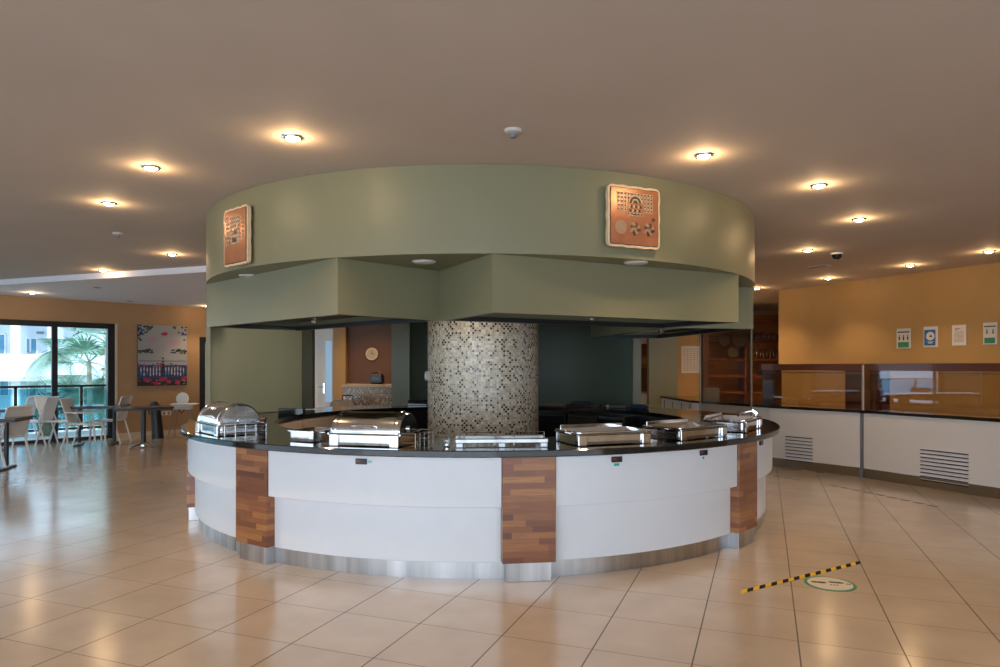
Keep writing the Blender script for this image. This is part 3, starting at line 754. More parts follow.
segs = [([PL[0], PL[1], PL[2]], 'white serving counter unit at the far end, behind the round buffet'),
        ([PL[2], lerp(PL[2], PL[3], .985)], 'white serving counter unit with a small louvred grille beside the gap'),
        ([lerp(PL[3], PL[4], .02), PL[4], PL[5]], 'long white serving counter unit with a wide louvred grille at the right edge')]
for i, (sg, lab) in enumerate(segs):
    c0 = sg[0]; e = empty('serving_counter_unit', (c0[0], c0[1], 0), 0, lab, 'counter unit'); off = (-c0[0], -c0[1], 0)
    strip(MB(), sg, 0, .68, .13, .871).build('body_panel', mat('counter_white_%d' % i, (.66, .64, .62), .4), e, off)
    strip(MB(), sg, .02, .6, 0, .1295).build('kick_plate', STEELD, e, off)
    def grille(px0, px1, y0, y1, A_, B_, n):
        p0, p1 = hit(px0, A_, B_), hit(px1, A_, B_); w = math.hypot(p1[0]-p0[0], p1[1]-p0[1]); cx_, cy_ = (p0[0]+p1[0])/2, (p0[1]+p1[1])/2
        z1, z0 = gz(y0, cy_), gz(y1, cy_); m = MB(); rz = math.atan2(p1[1]-p0[1], p1[0]-p0[0]); g_ = empty('vent_grille'); g_.parent = e; g_.location = (cx_+off[0], cy_+off[1], z0); g_.rotation_euler.z = rz
        for k in range(n): m.box((0, -.004, (z1-z0)*k/(n-1)), (w, .006, .012))
        m.build('slots', BLACK, g_)
        m = MB()
        for k in range(n): m.box((0, -.008, (z1-z0)*k/(n-1)+.014), (w, .018, .005))
        m.build('louvres', WHITEP, g_)
    if i == 1: grille(785.5, 812.5, 437.5, 461, PL[2], PL[3], 8)
    if i == 2: grille(920.5, 968.5, 452, 483, PL[3], PL[4], 9)
    if i == 0:
        for t in (.12, .4, .68, .93):
            p = lerp(PL[0], PL[1], t); MB().box((p[0]+off[0]-.004, p[1]+off[1], .48), (.012, .02, .7)).build('joint', GREYP, e)
tag(MB().box((M0[0]+.02, M0[1]+.02, .435), (.05, .05, .87), R(-58)).build('corner_post', GREYP), 'narrow grey corner post filling the gap between serving counter units', 'post')
# sneeze guards
def guard(sg, label, ends):
    c0 = sg[0]; e = empty('sneeze_guard', (c0[0], c0[1], .911), 0, label, 'sneeze guard'); off = (-c0[0], -c0[1], -.911)
    strip(MB(), sg, .08, .50, 1.44, 1.535).build('top_board', WOODR, e, off)
    strip(MB(), sg, .10, .108, .915, 1.454).build('glass_panel', GLASSG, e, off)
    ins = offset(sg, .12)
    m = MB(); strip(m, sg, .112, .125, 1.40, 1.415); m.build('steel_rail', STEELD, e, off)
    for k, fl_ in enumerate(ends):
        if not fl_: continue
        a_, b_ = (sg[0], sg[1]) if k == 0 else (sg[-1], sg[-2]); t = (Vector(b_)-Vector(a_)).normalized(); n = Vector((-t.y, t.x)) if k == 0 else Vector((t.y, -t.x))
        c = Vector(a_)+t*.12+n*.125; w = .24
        m = MB().box((c.x+off[0], c.y+off[1], (.912+1.454)/2-.911), (w, .022, 1.454-.912), math.atan2(t.y, t.x)); m.build('end_panel', WOODR, e)
        c = Vector(a_)+t*.012+n*.30; m = MB().box((c.x+off[0], c.y+off[1], (.912+1.454)/2-.911), (.022, .36, 1.454-.912), math.atan2(t.y, t.x)); m.build('side_panel', WOODR, e)
    return e
guard([lerp(PL[1], PL[2], .86), PL[2], lerp(PL[2], PL[3], .97)], 'shorter glass sneeze guard with red-brown top board, left of the gap', (1, 1))
g2 = guard([lerp(PL[3], PL[4], .03), PL[4], PL[5]], 'long glass sneeze guard with red-brown top board at the right edge', (1, 0))
MB().box((-.02, .01, .3), (.018, .03, .62)).build('edge_post', mat('pale_post', (.45, .40, .33), .3), g2)
# clear display box on the far end of the serving counter
e = empty('acrylic_box', (gx(711, 11.9), 11.9, .911), .1, 'clear acrylic box standing on the far serving counter', 'box')
for (cx_, cy_, sx, sy) in ((-.1, 0, .006, .2), (.1, 0, .006, .2), (0, -.1, .2, .006), (0, .1, .2, .006)): MB().box((cx_, cy_, .11), (sx, sy, .22)).build('side', mat('frost', (.5, .45, .38), .3, alpha=.35), e)

# posters on the right wall
def onwall(p0, p1, y0, y1):
    for i in range(len(RW)-1):
        a_ = hit((p0+p1)/2, RW[i], RW[i+1])
        if min(RW[i][1], RW[i+1][1]) <= a_[1] <= max(RW[i][1], RW[i+1][1]): A_, B_ = RW[i], RW[i+1]; break
    q0, q1 = hit(p0, A_, B_), hit(p1, A_, B_); c = lerp(q0, q1, .5); w = math.hypot(q1[0]-q0[0], q1[1]-q0[1])
    rz = math.atan2(q1[1]-q0[1], q1[0]-q0[0]); return c, w, gz(y0, c[1]), gz(y1, c[1]), rz
def poster(p0, p1, y0, y1, label, parts):
    c, w, z1, z0, rz = onwall(p0, p1, y0, y1); h = z1-z0
    m = MB().box((0, -.006, h/2), (w, .008, h))
    for (u0, u1, v0, v1, mi) in parts: m.cur = mi; m.box(((u0+u1)/2*w-w/2, -.011, (1-(v0+v1)/2)*h), ((u1-u0)*w, .003, (v1-v0)*h))
    o = m.build('paper_poster', [PAPER, INK, INKG, INKB, mat('ink_brown', (.25, .13, .08), .7)], None, (c[0], c[1], z0), rz); tag(o, label, 'poster')
def fig(u, v0, v1, c=1): return [(u-.035, u+.035, v0, v0+.08, c), (u-.06, u+.06, v0+.1, (v0+v1)/2+.05, c), (u-.035, u+.035, (v0+v1)/2, v1, c)]
poster(897, 911, 328.5, 348.5, 'paper poster with three small figures over a green band, leftmost on ochre wall', [(.08, .92, .15, .21, 1), (.1, .88, .68, .95, 2)]+fig(.2, .33, .6)+fig(.5, .33, .6)+fig(.8, .33, .6))
poster(924, 938, 326.5, 347, 'blue poster with a white round emblem on the ochre wall', [(.08, .88, .16, .93, 3)])
c, w, z1, z0, rz = onwall(924, 938, 326.5, 347); m = bpy.data.objects['paper_poster.001']
me = MB().box((0, -.006, (z1-z0)/2), (w, .008, z1-z0)); me.cur = 3; me.box((-.01, -.011, (z1-z0)*.455), (w*.8, .003, (z1-z0)*.77))
me.cur = 0; me.ngon([(.065*math.cos(2*PI*k/16), (z1-z0)*.53+.065*math.sin(2*PI*k/16)) for k in range(16)], Matrix.Translation((0, -.013, 0)), .003)
me.cur = 1; me.ngon([(-.02, (z1-z0)*.50), (.03, (z1-z0)*.48), (.015, (z1-z0)*.60)], Matrix.Translation((0, -.0165, 0)), .003)
me.cur = 0; me.box((0, -.014, (z1-z0)*.2), (w*.3, .003, .015)); me.box((0, -.014, (z1-z0)*.26), (w*.5, .003, .006))
tmp = me.build('x', [PAPER, INK, INKG, INKB]); m.data = tmp.data; bpy.data.objects.remove(tmp)
poster(952.5, 966.5, 325, 345.5, 'plain white sheet of small print on the ochre wall', [(.2, .6, .16, .19, 4), (.2, .45, .21, .24, 4)]+[(.15, .85, .32+k*.06, .335+k*.06, 4) for k in range(9)])
poster(983.5, 997.5, 322.5, 344.5, 'paper poster with two spaced figures over a green band, rightmost on ochre wall', [(.08, .92, .15, .2, 1), (.1, .85, .69, .94, 2)]+fig(.28, .3, .52)+fig(.72, .3, .52))

# wooden shelving in the distance on the right
e = empty('display_shelving', (gx(742, 15.5), 15.9, 0), 0, 'tall warm wooden shelving with bottles and pans behind the serving counter', 'shelving')
x0, x1 = gx(708, 15.5)-gx(742, 15.5), gx(800, 15.5)-gx(742, 15.5); 
MB().box(((x0+x1)/2, .2, 1.35), (x1-x0, .04, 2.7)).build('back_panel', SHELFW, e)
for z in (.9, 1.28, 1.66, 2.1, 2.55): MB().box(((x0+x1)/2, 0, z), (x1-x0, .4, .05)).build('shelf', WOODR, e)
for x in (x0, .15, x1): MB().box((x, -.01, 1.35), (.05, .42, 2.7)).build('upright', WOODR, e)
for i, (px, z) in enumerate([(756+2.6*k, 2.125) for k in range(9)]+[(757+3.4*k, 1.685) for k in range(7)]+[(760+4*k, 1.305) for k in range(5)]):
    x = gx(px, 15.7); h = .16 if z > 2 else .2
    m = MB().lathe([(0, 0), (.035, 0), (.038, .01), (.038, h*.55), (.015, h*.72), (.013, h), (0, h)], n=14)
    tag(m.build('bottle', [BLACK, mat('brown_glass', (.1, .03, .01), .1)][i % 2:][:1], None, (x, 15.72, z)), 'small dark bottle on the wooden display shelving', 'bottle', 'bottles on the wooden display shelving')
for k, (px, y, r_) in enumerate(((725, 340, .14), (741, 338, .21), (733, 352, .12))):
    m = MB().lathe([(0, 0), (r_, 0), (r_, .03), (r_*.93, .03), (r_*.9, .01), (0, .01)], n=26)
    o = m.build('hanging_pan', mat('iron_pan_%d' % k, (.06, .04, .025), .5), None, (gx(px, 15.6), 15.63, gz(y, 15.6))); o.rotation_euler = (PI/2, 0, 0)
    tag(o, ['small round dark pan hanging left on the shelving', 'large round dark pan hanging right on the shelving', 'small round dark pan hanging lowest on the shelving'][k], 'pan')
e = empty('red_cupboard', (gx(645.5, 15), 15, 0), 0, 'narrow stacked shelves glimpsed between two green walls', 'shelving')
for k, (y0, y1, mt) in enumerate(((337, 344, PAPER), (344, 356, WOODR), (356, 368, SHELFW), (368, 391, BROWN), (393, 435.1, PAPER))):
    z1, z0 = gz(y0, 15), gz(y1, 15); MB().box((0, .02*k, (z0+z1)/2), (.22, .3, z1-z0)).build('compartment', mt, e)

# ================================================================== LIGHT FITTINGS AND ADDED FILLS
WARM = (1, .62, .30)
def lamp(name, typ, loc, energy, color, parent=None, **k):
    l = bpy.data.lights.new(name, typ); l.energy = energy; l.color = color
    for a_, v in k.items(): setattr(l, a_, v)
    o = bpy.data.objects.new(name, l); C.objects.link(o); o.location = loc
    if parent: o.parent = parent
    return o
def downlight(x, y, zc, label, halo=1.0, down=1.0):
    e = empty('downlight', (x, y, zc), 0, label, 'ceiling light', 'recessed downlights in the ceiling' if label is None else None)
    MB().lathe([(.047, .0), (.047, -.012), (.058, -.014), (.064, -.008), (.066, 0)], n=28).build('trim_ring', CHROME, e)
    MB().lathe([(0, -.026), (.02, -.024), (.036, -.016), (.044, -.002)], n=20).build('bulb', BULB, e)
    lamp('halo_lamp', 'POINT', (0, 0, -.06), 5.0*halo, WARM, e, shadow_soft_size=.03)
    lamp('spot_beam', 'SPOT', (0, 0, -.045), 62*down, (1, .70, .42), e, spot_size=R(105), spot_blend=.8, shadow_soft_size=.04)
    return e
DL = [(293, 137, 'large downlight at upper left, nearest the left of the canopy top'), (151, 167, 'downlight at left, second from the nearest along the canopy arc'),
      (109, 203, 'downlight at left, third from the nearest along the canopy arc'), (172, 254, 'downlight close to the left edge of the canopy fascia'),
      (103, 270, 'downlight just before the pale ceiling step'), (704, 155, 'nearest downlight above the right-hand plaque'),
      (819, 185, 'downlight at right, second from the nearest along the canopy arc'), (859, 219, 'downlight at right, third from the nearest along the canopy arc'),
      (808, 250, 'downlight right of the canopy, just left of the dome camera'), (828, 278, 'downlight right by the ochre wall, below the dome camera'),
      (910, 265, 'downlight near the ochre wall above the first poster'), (989, 251, 'downlight at the right edge above the last poster'),
      (757, 288, 'farthest downlight, at the right edge of the canopy')]
for px, y, lab in DL:
    d = (H-EYE)*F/(HZ-y); downlight(gx(px, d), d, H, lab)
for px, y, lab in ((32, 292.5, 'downlight in the lower ceiling over the left window'), (207.3, 306, 'downlight in the lower ceiling beside the canopy above the glazed door')):
    d = (H2-EYE)*F/(HZ-y); downlight(gx(px, d), d, H2, lab)
for x, y in ((-2.6, 1.8), (0.4, 1.6), (3.2, 2.0), (6, 3.5), (-5.5, 3.0), (-.9, -1.2), (2.4, -1.2)):   # behind / above the camera, outside the view
    lamp('spot_beam', 'SPOT', (x, y, H-.05), 55, (1, .70, .42), None, spot_size=R(110), spot_blend=.8, shadow_soft_size=.05)
for x, y, en in ((5.2, 14.2, 260), (4.4, 12.9, 50), (-2.7, 13.9, 130), (2.6, 12.6, 30)):  # unseen spots added to brighten the shelving and rear walls
    lamp('spot_beam', 'SPOT', (x, y, H-.05), en, (1, .68, .38), None, spot_size=R(130), spot_blend=.8, shadow_soft_size=.05)
for x, y, en in ((-.2, -1.15, 7), (1.6, 1.0, 3)):  # unseen fill lights added under the canopy to brighten column and rear
    lamp('canopy_fill', 'POINT', (CX+x, CY+y, 2.15), en, (1, .9, .75), can, shadow_soft_size=.15).location = (x, y, -.12)
l_ = lamp('wall_fill_spot', 'SPOT', (0, 0, 0), 125, (1, .95, .98), can, spot_size=R(95), spot_blend=.9, shadow_soft_size=.2); l_.location = (-.85, -.5, -.35)  # unseen spot added to brighten the left green wall
l_.rotation_euler = Vector((-1.9, .75, -.5)).to_track_quat('-Z', 'Y').to_euler()
# smoke detectors, dome camera, vent
def ceil_at(px, y, h=H): d = (h-EYE)*F/(HZ-y); return (gx(px, d), d, h)
for px, y, lab in ((513, 130, 'small smoke detector on the ceiling above the canopy centre'), (118, 233, 'small smoke detector on the ceiling at left between downlights')):
    e = empty('smoke_detector', ceil_at(px, y), 0, lab, 'smoke detector')
    MB().lathe([(0, -.025), (.03, -.025), (.05, -.018), (.055, 0)], n=24).build('detector_base', mat('grey_white', (.5, .48, .45), .5), e)
    MB().lathe([(0, -.05), (.018, -.048), (.024, -.025)], n=16).build('detector_head', GREYP, e)
e = empty('dome_camera', ceil_at(837, 253), 0, 'dark dome security camera on the ceiling at right', 'camera')
MB().lathe([(0, -.02), (.07, -.02), (.075, 0)], n=24).build('mount', WHITE, e); MB().lathe([(0, -.085), (.03, -.08), (.055, -.055), (.062, -.02)], n=24).build('dome', DARKGL, e)
e = empty('ceiling_vent', ceil_at(819, 266), R(-60), 'small flat slotted vent in the ceiling below the dome camera', 'vent')
MB().box((0, 0, -.006), (.3, .12, .012)).build('vent_frame', CEIL, e); MB().box((0, 0, -.013), (.24, .05, .004)).build('vent_slot', GREYP, e)
for px, y, lab in ((97, 287.5, 'tiny ceiling disc in the lower ceiling left of the other'), (130, 301.3, 'tiny ceiling disc in the lower ceiling close to the painting wall')):
    e = ceil_at(px, y, H2); tag(MB().lathe([(0, -.01), (.05, -.01), (.06, 0)], n=18).build('ceiling_disc', mat('disc_tan', (.35, .28, .22), .6), None, e), lab, 'ceiling disc')

# ================================================================== FLOOR MARKINGS
def tape(name, pa, pb, w, label, n, c0, c1, gaps=False):
    a_, b_ = ground(*pa), ground(*pb); L = math.hypot(b_[0]-a_[0], b_[1]-a_[1]); rz = math.atan2(b_[1]-a_[1], b_[0]-a_[0])
    m = MB(); sk = w*(2.2 if not gaps else .8); st = L/n
    for k in range(n):
        for j in (0, 1):
            if gaps and j == 1: continue
            x0, x1 = st*(k+.5*j), st*(k+.5*j+.5); m.cur = j
            m.prism([(x0, -w/2), (x1, -w/2), (x1+sk*.6, w/2), (x0+sk*.6, w/2)], 0.0, .0018)
    tag(m.build(name, [c0, c1], None, (a_[0], a_[1], .0003), rz), label, 'floor tape')
tape('hazard_tape', (738, 592.8), (858, 563), .046, 'black and yellow striped hazard tape stuck on the floor tiles', 11, mat('tape_yellow', (.72, .46, .02), .6, spec=.2), mat('tape_black', (.012, .008, .006), .7, spec=.1))
TD = mat('worn_tape', (.07, .04, .02), .6)
tape('worn_tape', (831, 485), (943, 508), .04, 'worn dashed dark tape line on the floor before the serving counter', 9, TD, TD, True)
tape('worn_tape', (765, 474), (805, 481), .04, 'short worn dashed tape line at the foot of the far serving counter', 4, TD, TD, True)
gp = ground(830, 584); e = empty('floor_sticker', (gp[0], gp[1], .0005), R(-14), 'round white floor sticker with green rim and shoe prints', 'sticker')
rr = 24*gp[1]/F
MB().lathe([(0, .002), (rr, .002), (rr, 0)], n=40).build('rim', INKG, e)
MB().lathe([(0, .0035), (rr*.87, .0035), (rr*.87, .002)], n=40).build('disc', mat('sticker_white', (.62, .55, .45), .5), e)
m = MB()
def sole(cx_, cy_, l, w_, rz):
    pts = []
    for k in range(18):
        a_ = 2*PI*k/18; x = l*math.cos(a_); y = w_*math.sin(a_)*(1-.35*math.exp(-((x+.1*l)/(.3*l))**2)); pts.append((cx_+x*math.cos(rz)-y*math.sin(rz), cy_+x*math.sin(rz)+y*math.cos(rz)))
    m.prism(pts, .0036, .0046)
sole(-.07, .01, .05, .02, -.05); sole(.045, .03, .05, .018, -.05)
for k in range(3): m.box((.0+k*.02, -.03, .004), (.012, .012, .0012))
m.box((.118, .01, .004), (.03, .012, .0012)); m.build('shoe_prints', INK, e)

# ================================================================== DINING FURNITURE
WHM = mat('white_painted_metal', (.74, .74, .72), .35, noise=.02)
SLING = mat('white_mesh_sling', (.80, .80, .80), .7, noise=.12, nscale=120)
def make_chair(loc, rz, label, arms=True):
    e = empty('dining_chair', loc, rz, label, 'chair')       # faces +y
    m = MB()
    MB().box((0, 0, .44), (.46, .44, .022), ch=.008).build('seat', SLING, e)
    M = Matrix.Rotation(R(14), 4, 'X')
    bk = MB().box((0, -.30, .68), (.42, .018, .44), M=M); bk.build('backrest', SLING, e)
    for sx in (-1, 1):
        MB().tube([(sx*.235, .24, 0), (sx*.235, .20, .44)], .017).build('leg', WHM, e)
        MB().tube([(sx*.235, -.34, 0), (sx*.235, -.22, .42)], .017).build('leg', WHM, e)
        MB().tube([(sx*.235, -.20, .43), (sx*.23, -.28, .66), (sx*.225, -.36, .90)], .016).build('back_post', WHM, e)
        if arms: MB().tube([(sx*.24, .20, .43), (sx*.245, .19, .65), (sx*.245, -.28, .66)], .015).build('armrest', WHM, e)
    MB().tube([(-.225, -.36, .90), (.225, -.36, .90)], .016).build('top_rail', WHM, e)
    return e
def make_table(loc, rz, w, dpt, label, posts=1, white=False, base='cross'):
    e = empty('dining_table', loc, rz, label, 'table')
    MB().box((0, 0, .742), (w, dpt, .028), ch=.006).build('tabletop', WHITE if white else BLACKTOP, e)
    MB().box((0, 0, .715), (w-.04, dpt-.04, .025)).build('apron', BLACKM, e)
    xs = [0] if posts == 1 else [-w*.28, w*.28]
    for x in xs:
        MB().tube([(x, 0, .05), (x, 0, .715)], .045 if posts == 1 else .03, 14).build('pedestal', BLACKM, e)
        if base == 'cross':
            m = MB(); 
            for k in range(4): a_ = R(45+90*k); m.tube([(x+.02*math.cos(a_), .02*math.sin(a_), .09), (x+.15*math.cos(a_), .15*math.sin(a_), .05), (x+.33*math.cos(a_), .33*math.sin(a_), .018)], [.025, .02, .012])
            m.lathe([(.06, .03), (.06, .06), (.045, .10)], (x, 0, 0), 16); m.build('foot_base', CHROME, e)
        else:
            MB().box((x, 0, .015), (.08, .55, .03), ch=.01).build('foot_base', BLACKM, e)
    return e
BLACKTOP = mat('black_tabletop', (.02, .022, .025), .12)
make_table((gx(143.5, 12.75), 12.75, 0), R(30), .98, .62, 'empty black pedestal table with chrome star foot by the painting')
make_table((gx(97, 13.25), 13.25, 0), R(20), 1.05, .7, 'dark dining table between white chairs in front of the window', 2, base='bar')
t3 = make_table((gx(-18, 10.0), 10.0, 0), R(15), 1.1, .7, 'dark dining table cut off by the left photo edge', 2, base='bar')
make_table((gx(12, 13.0)+.1, 12.1, 0), R(20), .9, .7, 'dark dining table behind the nearest chair at left', 2, base='bar')
def chair_at(px, d, rz, label, **k): return make_chair((gx(px, d), d, 0), R(rz), label, **k)
chair_at(-1, 10.3, 82, 'nearest white chair with slatted back at the left edge')
chair_at(61, 13.4, -84, 'white mesh chair left of the pair facing right at the window table', arms=False)
chair_at(87, 12.8, -80, 'white mesh chair with armrests, right of the pair facing right')
chair_at(108, 13.6, 95, 'white mesh chair facing left at the end of the window table', arms=False)
chair_at(33, 13.3, 98, 'white mesh chair standing close to the window, facing left', arms=False)
chair_at(14, 13.7, 100, 'white mesh chair facing left at the far left of the window, behind the others', arms=False)
# tall black bag
e = empty('folded_chair_bag', (gx(157, 14.5), 14.45, 0), LROT-.3, 'tall black covered bundle leaning against the wall under the painting', 'bag')
m = MB(); rg = []
for z, w_, x in ((0, .13, .04), (.3, .12, .02), (.55, .11, 0), (.66, .12, -.02), (.72, .10, -.03), (.77, .05, -.03)):
    rg.append(m.add([(x+w_*math.cos(a_)*.9, .09*math.sin(a_), z) for a_ in [2*PI*k/12 for k in range(12)]]))
m.smooth = True
for q in range(len(rg)-1):
    for k in range(12): l = (k+1) % 12; m.face([rg[q]+k, rg[q]+l, rg[q+1]+l, rg[q+1]+k])
m.face([rg[0]+k for k in range(12)][::-1]); m.face([rg[-1]+k for k in range(12)])
m.build('bag_body', BLACK, e); MB().tube([(-.12, -.09, .5), (-.16, -.1, .62), (-.1, -.09, .7)], .012).build('strap', BLACKM, e)
# high chair
e = empty('high_chair', (gx(187, 15.0), 14.85, 0), R(10), 'white plastic high chair with tray near the glazed door', 'high chair')
m = MB(); m.lathe([(0, -.012), (.13, -.012), (.14, 0), (.13, .012), (0, .012)], n=28); q = m.build('backrest', WHM, e, (-.06, .12, .80)); q.rotation_euler = (PI/2-.15, 0, 0); q.scale = (.95, 1, 1)
MB().box((-.02, .02, .60), (.34, .30, .05), ch=.02).build('seat', WHM, e)
MB().box((.06, -.16, .70), (.52, .28, .03), ch=.012).build('tray', WHM, e)
MB().box((-.02, -.02, .65), (.40, .28, .07), ch=.02).build('seat_side', WHM, e)
GLEG = mat('grey_leg', (.30, .26, .22), .4, .5)
for sx in (-1, 1):
    for sy in (-1, 1): MB().tube([(-.02+sx*.12, sy*.1, .58), (-.02+sx*.24, sy*.24, 0)], .013).build('leg', GLEG, e)
MB().tube([(-.06, -.14, .58), (0, -.18, .50), (.05, -.14, .58)], .012).build('harness', BLACK, e)
# wall sockets
c = lw(lwt(166), .01); e = empty('wall_socket', (c[0], c[1], gz(413.3, c[1])), LROT, 'white double wall socket low between the black bundle and high chair', 'socket')
MB().box((0, -.005, 0), (.20, .012, .08), ch=.003).build('socket_plate', WHITE, e); MB().box((-.05, -.013, 0), (.05, .004, .05)).box((.05, -.013, 0), (.05, .004, .05)).build('socket_holes', GREYP, e)
# painting
tA, tB = lwt(137), lwt(186); c = lw((tA+tB)/2, .0); w = tB-tA; z1, z0 = gz(325.5, c[1]), gz(385.5, c[1]); h = z1-z0
e = empty('painting', (c[0], c[1], z0), LROT, 'large colourful painting of a crowd under a pale sky on the left wall', 'painting')
P_ = [mat('paint_%d' % i, c_, .45) for i, c_ in enumerate([(.36, .36, .37), (.025, .03, .035), (.03, .06, .18), (.45, .04, .10), (.55, .55, .56), (.10, .14, .08), (.42, .30, .33), (.10, .20, .28)])]
MB().box((0, -.022, h/2), (w, .035, h)).build('stretcher', BLACKM, e)
m = MB(); rnd = random.Random(3)
def pq(u0, u1, v0, v1, mi, y=0): m.cur = mi; m.box((((u0+u1)/2-.5)*w, -.042-.0006*y, (1-(v0+v1)/2)*h), ((u1-u0)*w, .004, (v1-v0)*h))
def blob(u, v, r1, r2, mi, y=1, n=9):
    m.cur = mi; m.ngon([((u-.5)*w+r1*w*math.cos(2*PI*k/n)*rnd.uniform(.7, 1.15), (1-v)*h+r2*h*math.sin(2*PI*k/n)*rnd.uniform(.7, 1.15)) for k in range(n)], Matrix.Translation((0, -.044-.0006*y, 0)), .003)
pq(0, 1, 0, 1, 0)
for k in range(46):   # tree foliage in the corners
    s_ = rnd.choice((0, 1)); t = rnd.random()**1.6; u = t*.30; v = rnd.random()*.30*(1-t)+.01; blob(u if s_ == 0 else 1-u, v, rnd.uniform(.02, .04), rnd.uniform(.01, .025), rnd.choice((1, 1, 5, 2)), 1+k % 4)
blob(.28, .25, .11, .06, 6, 1); blob(.75, .28, .12, .07, 6, 1)
for k in range(40):
    s_ = k % 2; u = rnd.uniform(.02, .34); v = .40+rnd.uniform(0, .06)-.02*u; blob(u if s_ == 0 else 1-u, v, rnd.uniform(.02, .05), rnd.uniform(.008, .02), rnd.choice((1, 1, 5)), 2+k % 4)
pq(.02, .98, .585, .60, 7, 1); pq(0, 1, .66, .90, 2, 1); pq(0, 1, .82, .84, 1, 2); pq(0, 1, .88, 1, 1, 2)
for k in range(30): blob(rnd.uniform(0, 1), rnd.uniform(.62, .70), .03, .012, rnd.choice((2, 7, 3, 1)), 2+k % 3)
for r_ in range(2):
    for k in range(15):
        u = .06+k*.062; 
        if abs(u-.5) < .05: continue
        v = .71+r_*.07+rnd.uniform(-.01, .01); pq(u-.012, u+.012, v, v+.05, rnd.choice((4, 4, 4, 7)), 3); blob(u, v-.008, .012, .008, 4, 4, 6)
for v, s_ in ((.55, .018), (.60, .02), (.65, .026), (.70, .03), (.76, .035)): blob(.5, v, s_*1.3, s_, 1, 4)
for u, v in ((.15, .90), (.20, .91), (.50, .90), (.54, .89), (.46, .91), (.95, .88), (.92, .90), (.62, .93), (.36, .96), (.8, .95)): blob(u, v, .055, .035, 3, 5)
for k in range(20): blob(rnd.uniform(.02, .98), rnd.uniform(.9, .99), .02, .012, rnd.choice((5, 2, 3, 6)), 6+k % 3)
blob(.53, .14, .065, .035, 3, 2); pq(.48, .58, .135, .145, 2, 6)
m.build('canvas', P_, e)

# ================================================================== OUTSIDE
OUTW = mat('render_white', (.62, .69, .76), .8, noise=.03)
struct('balcony_floor', MB().prism([lw(-13, -.15), lw(6, -.15), lw(6, -2.6), lw(-13, -2.6)], -.08, -.01), mat('balcony_tiles', (.72, .70, .68), .5, noise=.04))
struct('ground', MB().prism([(-90, 17), (10, 19), (10, 90), (-90, 90)], -3.6, -3.5), mat('courtyard', (.30, .36, .25), .9, noise=.3, nscale=.5))
rl = empty('balcony_railing', (*lw(-3, -2.4), 0), LROT, 'black framed glass balcony railing outside the window', 'railing')
MB().box((0, 0, 1.05), (17, .05, .05)).build('top_rail', BLACKM, rl); MB().box((0, 0, .06), (17, .04, .05)).build('bottom_rail', BLACKM, rl)
for k in range(13): x = -8+k*1.3+.15; MB().box((x, 0, .53), (.06, .05, 1.04)).build('post', BLACKM, rl)
for k in range(12): x = -8+k*1.3+.8; MB().box((x, 0, .55), (1.2, .008, .9)).build('glass_panel', GLASST, rl)
BD = 30.0
b_ = empty('apartment_building', (gx(40, BD), BD, -3.5), 0, 'white apartment block with balconies across the courtyard', 'building')
bx = gx(40, BD)
x0, x1 = -38-bx, gx(96, BD)-bx
MB().box(((x0+x1)/2, 3, 6.5), (x1-x0, 5, 13)).build('facade', OUTW, b_)
for zf in (1.0, 4.0+.5-.0, 7.6):
    z = zf
    MB().box(((x0+x1)/2, -.2, z), (x1-x0, 1.5, .22)).build('balcony_slab', mat('slab_white', (.42, .49, .56), .7), b_)
    MB().box(((x0+x1)/2, -.93, z+.55), (x1-x0, .05, .95)).build('balcony_parapet', OUTW, b_)
for px in (23.5, 60, -20): MB().box((gx(px, BD)-bx, -.3, 6), (.42, .4, 12)).build('pillar', OUTW, b_)
BW = mat('blue_pane', (.10, .28, .42), .15)
for (p0, p1, y0, y1) in ((27.5, 37, 339, 352.5), (-6, 5, 335, 352.5), (26, 36, 387, 400), (2, 20, 378, 395), (46, 52, 378, 398), (-30, -15, 335, 352)):
    xa, xb = gx(p0, BD+.48)-bx, gx(p1, BD+.48)-bx; za, zb = gz(y1, BD+.48)+3.5, gz(y0, BD+.48)+3.5
    f_ = MB().box(((xa+xb)/2, .47, (za+zb)/2), (xb-xa+.12, .1, zb-za+.12)).build('window', WHITE, b_)
    MB().box(((xa+xb)/2, .40, (za+zb)/2), (xb-xa, .05, zb-za)).build('pane', BW, f_)
    MB().box(((xa+xb)/2, .37, (za+zb)/2), (.06, .05, zb-za)).build('sash', WHITE, f_)
x = gx(35.5, BD)-bx; MB().lathe([(0, 0), (.14, 0), (.14, .1), (0, .1)], n=16).build('wall_lamp', GREYP, b_, (x, .3, gz(333.5, BD)+3.5))
